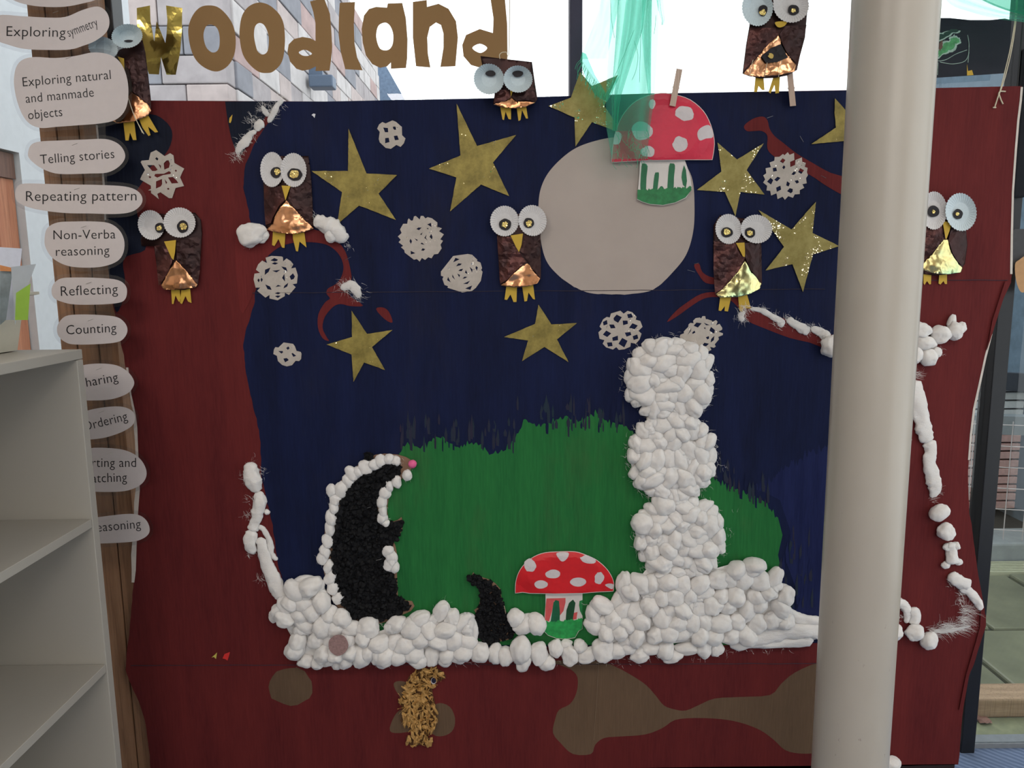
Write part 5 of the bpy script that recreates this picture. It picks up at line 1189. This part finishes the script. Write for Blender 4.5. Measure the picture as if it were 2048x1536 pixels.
o_ = owl('foil owl hung at the top right against the sky above a peg', .016,
    [(1500, -22), (1618, -22), (1614, 30), (1610, 75), (1600, 112), (1594, 140), (1575, 151), (1550, 156), (1520, 157), (1500, 152), (1485, 147), (1492, 90), (1499, 50)],
    [(1557, 69), (1565, 90), (1578, 112), (1592, 130), (1589, 143), (1560, 150), (1525, 154), (1500, 153), (1486, 148), (1508, 122), (1530, 95)], 0,
    [(1515, 15, 31, 37, 0, (1527, 21.5, 10.5, 11), (1526, 25, 6), .014, CASEBLUE), (1582, 10, 36, 35, .5, (1587, 20, 11.5, 11), (1587, 21, 5), .006, CASE)],
    smooth([(1551, 44), (1573, 43), (1570, 51), (1560, 55), (1553, 52)], 3), [[(1511, 153), (1527, 153), (1529, 180), (1524, 180), (1517, 172), (1514, 184), (1508, 184)], [(1547, 153), (1560, 153), (1558, 186), (1551, 187), (1549, 170), (1541, 187), (1537, 184)]],
    wl=[(1500, 55), (1551, 56), (1557, 68), (1530, 95), (1506, 122), (1487, 142), (1493, 90)], wr=[(1559, 69), (1571, 52), (1613, 50), (1606, 90), (1594, 128), (1577, 110), (1565, 88)])
sheet('dark_patch', [(1562, 88), (1576, 115), (1555, 124), (1532, 126), (1522, 112), (1540, 98)], .034, .001, BLACKC, o_, step=5, disp=crum(2, .002, .1))
sheet('sequin', ell(1542, 112, 6, 5, 12, 0, .5, 2), .038, .001, SPARK, o_)
for x in (1500, 1530, 1558):
    v, f = tubeg([P(x + 6, 120, .034), P(x + 2, 135, .036), P(x - 1, 154, .034)], .0006, 5); mk('thread', v, f, STR, o_)
v, f = tubeg([P(1560, -20, .02), P(1560, -90, .02)], .0008, 6); mk('hanging_loop', v, f, STR, o_)
o_ = owl('foil owl at the top left, partly behind the word bubbles', .012,
    [(238, 100), (285, 80), (291, 105), (297, 155), (302, 200), (302, 225), (292, 233), (265, 243), (235, 245), (216, 240), (222, 160), (228, 120)],
    [(262, 183), (280, 196), (295, 208), (303, 221), (295, 232), (268, 243), (235, 247), (222, 240), (236, 225), (250, 205)], 0,
    [(206, 96, 30, 22, .3, None, None, .020, CASEBLUE), (254, 72, 31, 24, -.1, (257, 82, 9, 2.5), None, .026, CASEBLUE)],
    [(235, 113), (248, 117), (249, 140), (244, 130)], [[(246, 240), (268, 240), (273, 280), (266, 280), (260, 265), (257, 281), (251, 281)], [(278, 238), (296, 230), (316, 264), (310, 265), (296, 253), (301, 270), (297, 272), (285, 255)]],
    wl=[(228, 125), (258, 120), (262, 182), (248, 205), (232, 226), (218, 236), (222, 170)], wr=[(264, 182), (258, 118), (288, 100), (302, 205), (296, 208), (280, 194)])
for q in (((256, 195), (266, 225), (285, 266)), ((258, 200), (270, 235), (288, 268))):
    v, f = tubeg([P(x, y, .038) for x, y in catm(q, 3)], .0008, 5); mk('hanging_string', v, f, STR, o_)

# little torn paper scraps
sheet('yellow_scrap', [(458, 245), (459, 236), (465, 229), (463, 241), (461, 246)], .0008, .0006, YEL, label='tiny torn yellow scrap stuck near the board top left', cat='scrap')
sheet('yellow_scrap', [(423, 1315), (429, 1310), (434, 1305), (433, 1312), (432, 1318), (428, 1314)], .0012, .0008, m_plain('pale_yellow_scrap', (206, 190, 90), .6), label='tiny torn yellow scrap on the dark red paint at lower left', cat='scrap')
sheet('red_scrap', [(445, 1317), (449, 1308), (460, 1304), (458, 1312), (455, 1321), (450, 1318)], .0012, .0008, m_plain('red_scrap_paper', (214, 50, 46), .6), label='tiny torn bright red scrap beside the lower yellow scrap', cat='scrap')
sheet('silver_scrap', [(623, 230), (627, 227), (631, 228), (629, 236), (626, 232)], .0012, .0008, m_plain('white_scrap', (220, 220, 224), .4), label='tiny white glitter scrap on the sky above the left owl', cat='scrap')
# staples and scratches left in the board
for x0, y0, x1, y1 in ((1375, 540, 1390, 544), (1388, 528, 1397, 526), (1534, 236, 1546, 232), (1600, 272, 1607, 284), (1642, 351, 1652, 356), (690, 520, 702, 514), (471, 286, 480, 289), (361, 531, 370, 528), (1876, 534, 1884, 534), (1046, 480, 1058, 478)):
    v, f = tubeg([P(x0, y0, .0016 if y0 != 396 else .018), P(x1, y1, .0022 if y0 != 396 else .019)], .00045, 5); mk('staple', v, f, STAPLE, bd)

# ================================================================== GREEN SHEER CLOTH
SH = m_sheer('sheer_green_cloth', (.68, .92, .87), (108, 216, 182), .20)
def drape(parent, L, R, y0, y1, name, off, amp, waves, n=34, m_=22, seed=0, mat=SH):
    v = []; f = []
    for i in range(n + 1):
        y = y0 + (y1 - y0) * i / n
        def at(pl_):
            for (xa, ya), (xb, yb) in zip(pl_, pl_[1:]):
                if ya <= y <= yb: return xa + (xb - xa) * (y - ya) / max(1e-6, yb - ya)
            return pl_[-1][0] if y > pl_[-1][1] else pl_[0][0]
        xl, xr = at(L), at(R)
        for k in range(m_ + 1):
            t_ = k / m_
            fade = 1 - .35 * i / n
            d = amp * fade * math.sin(t_ * waves * math.pi * 2 + seed + i * .03) + .004 * noise.noise(Vector((t_ * 5, i * .12, seed)))
            v.append(P(xl + (xr - xl) * t_ + 2.2 * math.cos(t_ * waves * 6.28 + seed) * fade, y, off + d))
    for i in range(n):
        for k in range(m_): a0 = i * (m_ + 1) + k; f.append([a0, a0 + 1, a0 + m_ + 2, a0 + m_ + 1])
    return mk(name, v, f, mat, parent, smooth=True)
cl = root('sheer_green_cloth', P(1265, -60, .05), 'long sheer green cloth strip hanging over the board top beside the upper toadstool', 'cloth')
drape(cl, [(1224, -60), (1218, 70), (1214, 130), (1211, 190), (1211, 250), (1224, 325)], [(1318, -60), (1316, 80), (1312, 140), (1308, 200), (1299, 260), (1294, 318)], -60, 318, 'front_length', .060, .010, 1.6, seed=1)
drape(cl, [(1240, -60), (1232, 80), (1224, 190), (1226, 262)], [(1300, -60), (1286, 60), (1262, 130), (1240, 200), (1234, 262)], -60, 262, 'inner_fold', .045, .007, 2, seed=2)
drape(cl, [(1212, -60), (1200, 20), (1166, 108), (1160, 125)], [(1250, -60), (1236, 20), (1222, 80), (1212, 125)], -60, 118, 'left_corner', .050, .006, .8, seed=3)
sheet('left_corner_tail', [(1164, 104), (1172, 108), (1190, 150), (1212, 186), (1218, 176), (1240, 150), (1222, 190), (1214, 204), (1190, 190), (1172, 160), (1160, 122)], .052, .0003, SH, cl, step=8, disp=gs(3, .004))
drape(cl, [(1288, -60), (1284, 60), (1290, 130), (1298, 192)], [(1306, -60), (1304, 60), (1303, 130), (1303, 192)], -60, 190, 'inner_fold', .070, .006, 1, seed=4)
drape(cl, [(1302, -60), (1316, 20), (1322, 40)], [(1322, -60), (1329, 40), (1326, 52)], -60, 50, 'right_corner', .05, .004, 1, seed=5)
drape(cl, [(1258, -60), (1240, 90), (1226, 200), (1224, 262)], [(1306, -60), (1304, 90), (1302, 200), (1296, 262)], -60, 262, 'rear_length', .035, .008, 1.5, seed=7)
FR = m_plain('green_thread', (60, 170, 130), .8)
a = Acc(); rnd = random.Random(4)
def thread(pts, o=.055, w_=.00035): a.add(*tubeg([P(x, y, o) for x, y in catm(pts, 3)], w_, 4))
for i in range(34):
    t_ = i / 33; x = 1163 + 50 * t_; y = 118 + 72 * t_ ** .9
    thread([(x, y), (x - 7 + rnd.uniform(-4, 4) + 6 * t_, y + rnd.uniform(8, 18)), (x - 12 + rnd.uniform(-5, 5) + 10 * t_, y + rnd.uniform(18, 34))])
for i in range(40):
    x = rnd.uniform(1224, 1296); y = rnd.uniform(255, 318)
    thread([(x, y), (x + rnd.uniform(-6, 6), y + rnd.uniform(5, 12)), (x + rnd.uniform(-12, 12), y + rnd.uniform(10, 26))])
thread([(1221, 0), (1223, 40), (1229, 76)]); thread([(1268, 82), (1276, 110), (1272, 140), (1264, 160)]); thread([(1282, 60), (1280, 120), (1279, 165)]); thread([(1312, 30), (1310, 55), (1308, 68)]); thread([(1268, 60), (1244, 120), (1222, 170), (1214, 200)])
a.mk('frayed_threads', FR, cl, kind='stuff')
c2 = root('green_cloth_swag', P(2010, -60, .04), 'sheer green cloth swag across the top right corner of the picture', 'cloth')
SH2 = m_sheer('sheer_green_cloth_dense', (.30, .62, .50), (60, 160, 124), .35)
def swag(top, bot, name, off, mat):
    v = []; f = []; n = len(top)
    for i in range(n):
        for k in range(9):
            t_ = k / 8; v.append(P(top[i][0] + (bot[i][0] - top[i][0]) * t_, top[i][1] + (bot[i][1] - top[i][1]) * t_, off + .006 * math.sin(t_ * 9 + i * .2)))
    for i in range(n - 1):
        for k in range(8): f.append([i * 9 + k, i * 9 + k + 1, (i + 1) * 9 + k + 1, (i + 1) * 9 + k])
    mk(name, v, f, mat, c2, smooth=True)
B1 = catm([(1872, -30), (1900, 8), (1940, 24), (1985, 36), (2030, 42), (2090, 48), (2140, 44)], 4)
B0 = catm([(1880, -70), (1920, -30), (1960, -6), (2000, 12), (2040, 24), (2090, 30), (2140, 20)], 4)
swag(B0, B1, 'lower_fold', .03, SH)
swag([(x, y - 80) for x, y in B0], [(x, y + 4) for x, y in B0], 'upper_fold', .045, SH2)
# ================================================================== BLACK PAINTING taped to the window
bp = root('tree_painting', P(1940, 152, -.09), 'black paper painting of a green tree taped to the top right window', 'painting')
def curl(x, y): return .012 * max(0, (70 - y) / 40) ** 2 * (1 if y < 70 else 0)
sheet('black_paper', dens([(1872, 36), (1900, 36), (1940, 40), (1980, 40), (2010, 37), (2023, 40), (2020, 90), (2017, 146), (1960, 150), (1866, 156), (1868, 100)], 9), -.088, .0008, m_plain('black_sugar_paper', (30, 34, 44), .8), bp, step=9, disp=curl)
GT = m_plain('tree_green', (84, 150, 100), .8, var=.3, nscale=120); GO = m_plain('tree_pale_outline', (160, 182, 172), .8, var=.3, nscale=120)
def blot(cx, cy, rx, ry, rot, mat, nm, o_, sd): sheet(nm, ell(cx, cy, rx, ry, 26, rot, .8, sd), o_, .0003, mat, bp)
for i, (x, y, rx, ry, r_) in enumerate(((1900, 90, 24, 11, -.6), (1888, 100, 22, 9, -.7), (1910, 82, 14, 8, -.3), (1885, 72, 18, 8, -.4), (1905, 62, 18, 7, -.3))):
    blot(x, y, rx, ry, r_, GO, 'leaf_outline', -.0870 + i * 4e-5, i); blot(x, y, rx * .78, ry * .66, r_, GT if i < 3 else m_plain('tree_dark_green%d' % i, (40, 66, 58), .8), 'leaf_paint', -.0866 + i * 4e-5, i)
blot(1882, 92, 4, 10, .3, m_plain('tree_brown', (104, 78, 70), .8), 'bark_paint', -.0860, 9)
for q in (((1868, 122), (1890, 120), (1912, 108), (1934, 100)), ((1880, 124), (1905, 128), (1930, 122), (1938, 105)), ((1876, 125), (1875, 150)), ((1935, 70), (1938, 90), (1936, 125))):
    v, f = tubeg([P(x, y, -.0868) for x, y in catm(q, 5)], .0007, 5); mk('painted_line', v, f, GO, bp)
sheet('yellow_daub', [(1934, 128), (1936, 142), (1944, 140), (1947, 150), (1934, 151)], -.087, .0004, YEL, bp)
# things at the right edge on the glass
sheet('grey_card_shape', [(2018, 468), (2030, 458), (2060, 458), (2060, 540), (2034, 528), (2024, 540), (2018, 520)], -.085, .002, m_plain('grey_sugar_paper', (78, 78, 80), .9), label='dark grey card shape on the glass at the right edge', cat='card')
sheet('brown_paper_leaf', smooth([(2030, 530), (2038, 520), (2060, 512), (2070, 570), (2050, 584), (2040, 582), (2032, 560)], 3), -.075, .002, m_plain('kraft_paper', (188, 146, 104), .8), label='brown kraft paper leaf on the glass at the right edge', cat='paper')
box('dark_curtain_edge', P(2026, 300, -.1).x, P(2052, 300, -.1).x, .085, .1, 1.42, 1.75, m_plain('black_cloth', (22, 24, 30), .9), None, .004, label='black cloth edge hanging beside the right window frame', cat='cloth')

# ================================================================== WORD BUBBLES
def text_part(parent, s, p0, p1, off, bend):
    cu = bpy.data.curves.new('lettering', 'FONT'); cu.body = s; cu.size = 1; cu.extrude = 0.004; cu.resolution_u = 3; cu.offset = -.006; cu.space_character = 1.04
    tmp = bpy.data.objects.new('tmp', cu); COL.objects.link(tmp)
    dg = bpy.context.evaluated_depsgraph_get(); me = bpy.data.meshes.new_from_object(tmp.evaluated_get(dg))
    bpy.data.objects.remove(tmp); bpy.data.curves.remove(cu)
    xs = [v.co.x for v in me.vertices]; W = max(xs) - min(xs); x0 = min(xs)
    dx, dy = p1[0] - p0[0], p1[1] - p0[1]; L = math.hypot(dx, dy); k = L / W; ux, uy = dx / L, dy / L
    vs = []
    for v in me.vertices:
        a_ = (v.co.x - x0) * k; b_ = v.co.y * max(27, min(k, 29))
        X, Y = p0[0] + ux * a_ + uy * b_, p0[1] + uy * a_ - ux * b_
        vs.append(P(X, Y, off + bend(X, Y) + v.co.z * .02))
    fs = [list(p.vertices) for p in me.polygons]
    bpy.data.meshes.remove(me)
    return mk('lettering', vs, fs, INKTXT, parent)
BUB = [
 ([(0, -20), (30, 2), (70, 12), (120, 14), (160, 8), (200, -6), (190, -40), (100, -60), (20, -50)], [], 'white word bubble cut off by the top of the picture, topmost of its column', 1),
 ([(-4, 31), (40, 32), (90, 35), (130, 34), (165, 20), (195, 13), (213, 24), (219, 45), (212, 65), (190, 82), (165, 92), (140, 99), (100, 100), (50, 98), (18, 90), (-6, 80), (-20, 55)], [('Exploring', (13, 72), (131, 74)), ('symmetry', (138, 74), (197, 52))], 'laminated word bubble reading Exploring symmetry', 1),
 ([(28, 155), (33, 133), (46, 119), (70, 114), (110, 116), (150, 112), (185, 105), (215, 108), (236, 120), (249, 140), (256, 168), (256, 200), (248, 224), (230, 240), (200, 247), (150, 251), (110, 254), (82, 256), (60, 248), (45, 230), (35, 205), (29, 178)], [('Exploring natural', (46, 173), (222, 158)), ('and manmade', (52, 206), (188, 193)), ('objects', (57, 239), (125, 232))], 'largest laminated word bubble reading Exploring natural and manmade objects', 1),
 ([(56, 306), (62, 290), (80, 283), (120, 281), (170, 279), (210, 278), (234, 286), (247, 300), (250, 316), (238, 333), (215, 345), (180, 347), (120, 348), (90, 340), (70, 328), (58, 316)], [('Telling stories', (81, 328), (229, 316))], 'laminated word bubble reading Telling stories', 1),
 ([(30, 388), (35, 373), (50, 367), (100, 368), (150, 369), (200, 370), (250, 373), (275, 382), (285, 397), (280, 412), (262, 424), (230, 428), (180, 427), (130, 426), (80, 420), (50, 412), (34, 402)], [('Repeating pattern', (52, 402), (273, 401))], 'long laminated word bubble reading Repeating pattern', 1),
 ([(89, 480), (94, 457), (115, 445), (150, 443), (190, 443), (220, 447), (240, 462), (249, 485), (245, 510), (230, 525), (200, 534), (160, 535), (130, 530), (105, 516), (92, 497)], [('Non-Verba', (107, 479), (231, 477)), ('reasoning', (112, 512), (219, 509))], 'laminated word bubble reading Non-Verba reasoning', 1),
 ([(103, 583), (107, 568), (122, 557), (150, 555), (200, 556), (235, 560), (251, 571), (254, 586), (249, 600), (235, 606), (200, 609), (150, 609), (125, 604), (108, 596)], [('Reflecting', (122, 592), (236, 587))], 'laminated word bubble reading Reflecting', 1),
 ([(114, 658), (118, 645), (132, 632), (160, 629), (200, 630), (233, 634), (249, 645), (255, 660), (249, 675), (235, 684), (200, 688), (150, 689), (130, 684), (117, 672)], [('Counting', (133, 669), (233, 664))], 'laminated word bubble reading Counting, just above the shelf top', 1),
 ([(118, 770), (126, 745), (163, 731), (200, 727), (234, 731), (256, 744), (268, 762), (265, 776), (253, 788), (225, 798), (190, 801), (150, 799), (126, 788)], [('Sharing', (161, 776), (237, 762))], 'laminated word bubble reading Sharing, half behind the shelf unit', 1),
 ([(122, 855), (136, 836), (172, 822), (205, 815), (240, 813), (262, 820), (270, 833), (266, 849), (250, 861), (225, 871), (200, 877), (165, 879), (130, 872)], [('Ordering', (169, 862), (256, 840))], 'tilted laminated word bubble reading Ordering', 1),
 ([(128, 945), (140, 915), (175, 897), (230, 897), (262, 905), (283, 921), (293, 943), (289, 961), (274, 974), (250, 982), (215, 984), (180, 982), (145, 972)], [('Sorting and', (158, 934), (272, 934)), ('Matching', (166, 966), (254, 963))], 'laminated word bubble reading Sorting and Matching, half behind the shelf unit', 1),
 ([(120, 1065), (140, 1040), (190, 1035), (250, 1028), (277, 1030), (292, 1040), (299, 1055), (297, 1068), (284, 1078), (260, 1084), (200, 1087), (150, 1087), (125, 1080)], [('Reasoning', (180, 1065), (282, 1056))], 'lowest laminated word bubble reading Reasoning', 1)]
for i, (ol, tx, lb, _) in enumerate(BUB):
    so = smooth(ol, 4); cx = sum(p[0] for p in so) / len(so); cy = sum(p[1] for p in so) / len(so)
    o0 = .055 + .002 * (i % 2)
    r = root('word_bubble', P(cx, max(p[1] for p in so), o0), lb, 'sign', 'laminated word bubbles hanging in a column')
    bend = (lambda k: (lambda x, y: .006 * math.cos((x - 150) * .012 + k)))(i)
    sheet('laminate_margin', grow(so, 7.5), o0, .0006, LAM, r, step=14, disp=bend)
    sheet('white_card', so, o0 + .0012, .0006, PAPER, r, step=14, disp=bend)
    for s, p0, p1 in tx: text_part(r, s, p0, p1, o0 + .0021, bend)
    if i: 
        v, f = tubeg([P(cx - 6, min(p[1] for p in so) + 13, o0 + .010), P(cx + 5, min(p[1] for p in so) + 9, o0 + .010)], .0004, 4); mk('staple', v, f, STAPLE, r)
hl = root('clear_hanging_strip', P(165, 1080, .052), 'clear plastic strip on which the word bubbles hang', 'strip')
sheet('film', [(158, -60), (205, -60), (212, 300), (224, 700), (236, 1040), (196, 1040), (180, 700), (168, 300)], .050, .0005, LAM, hl, step=40)
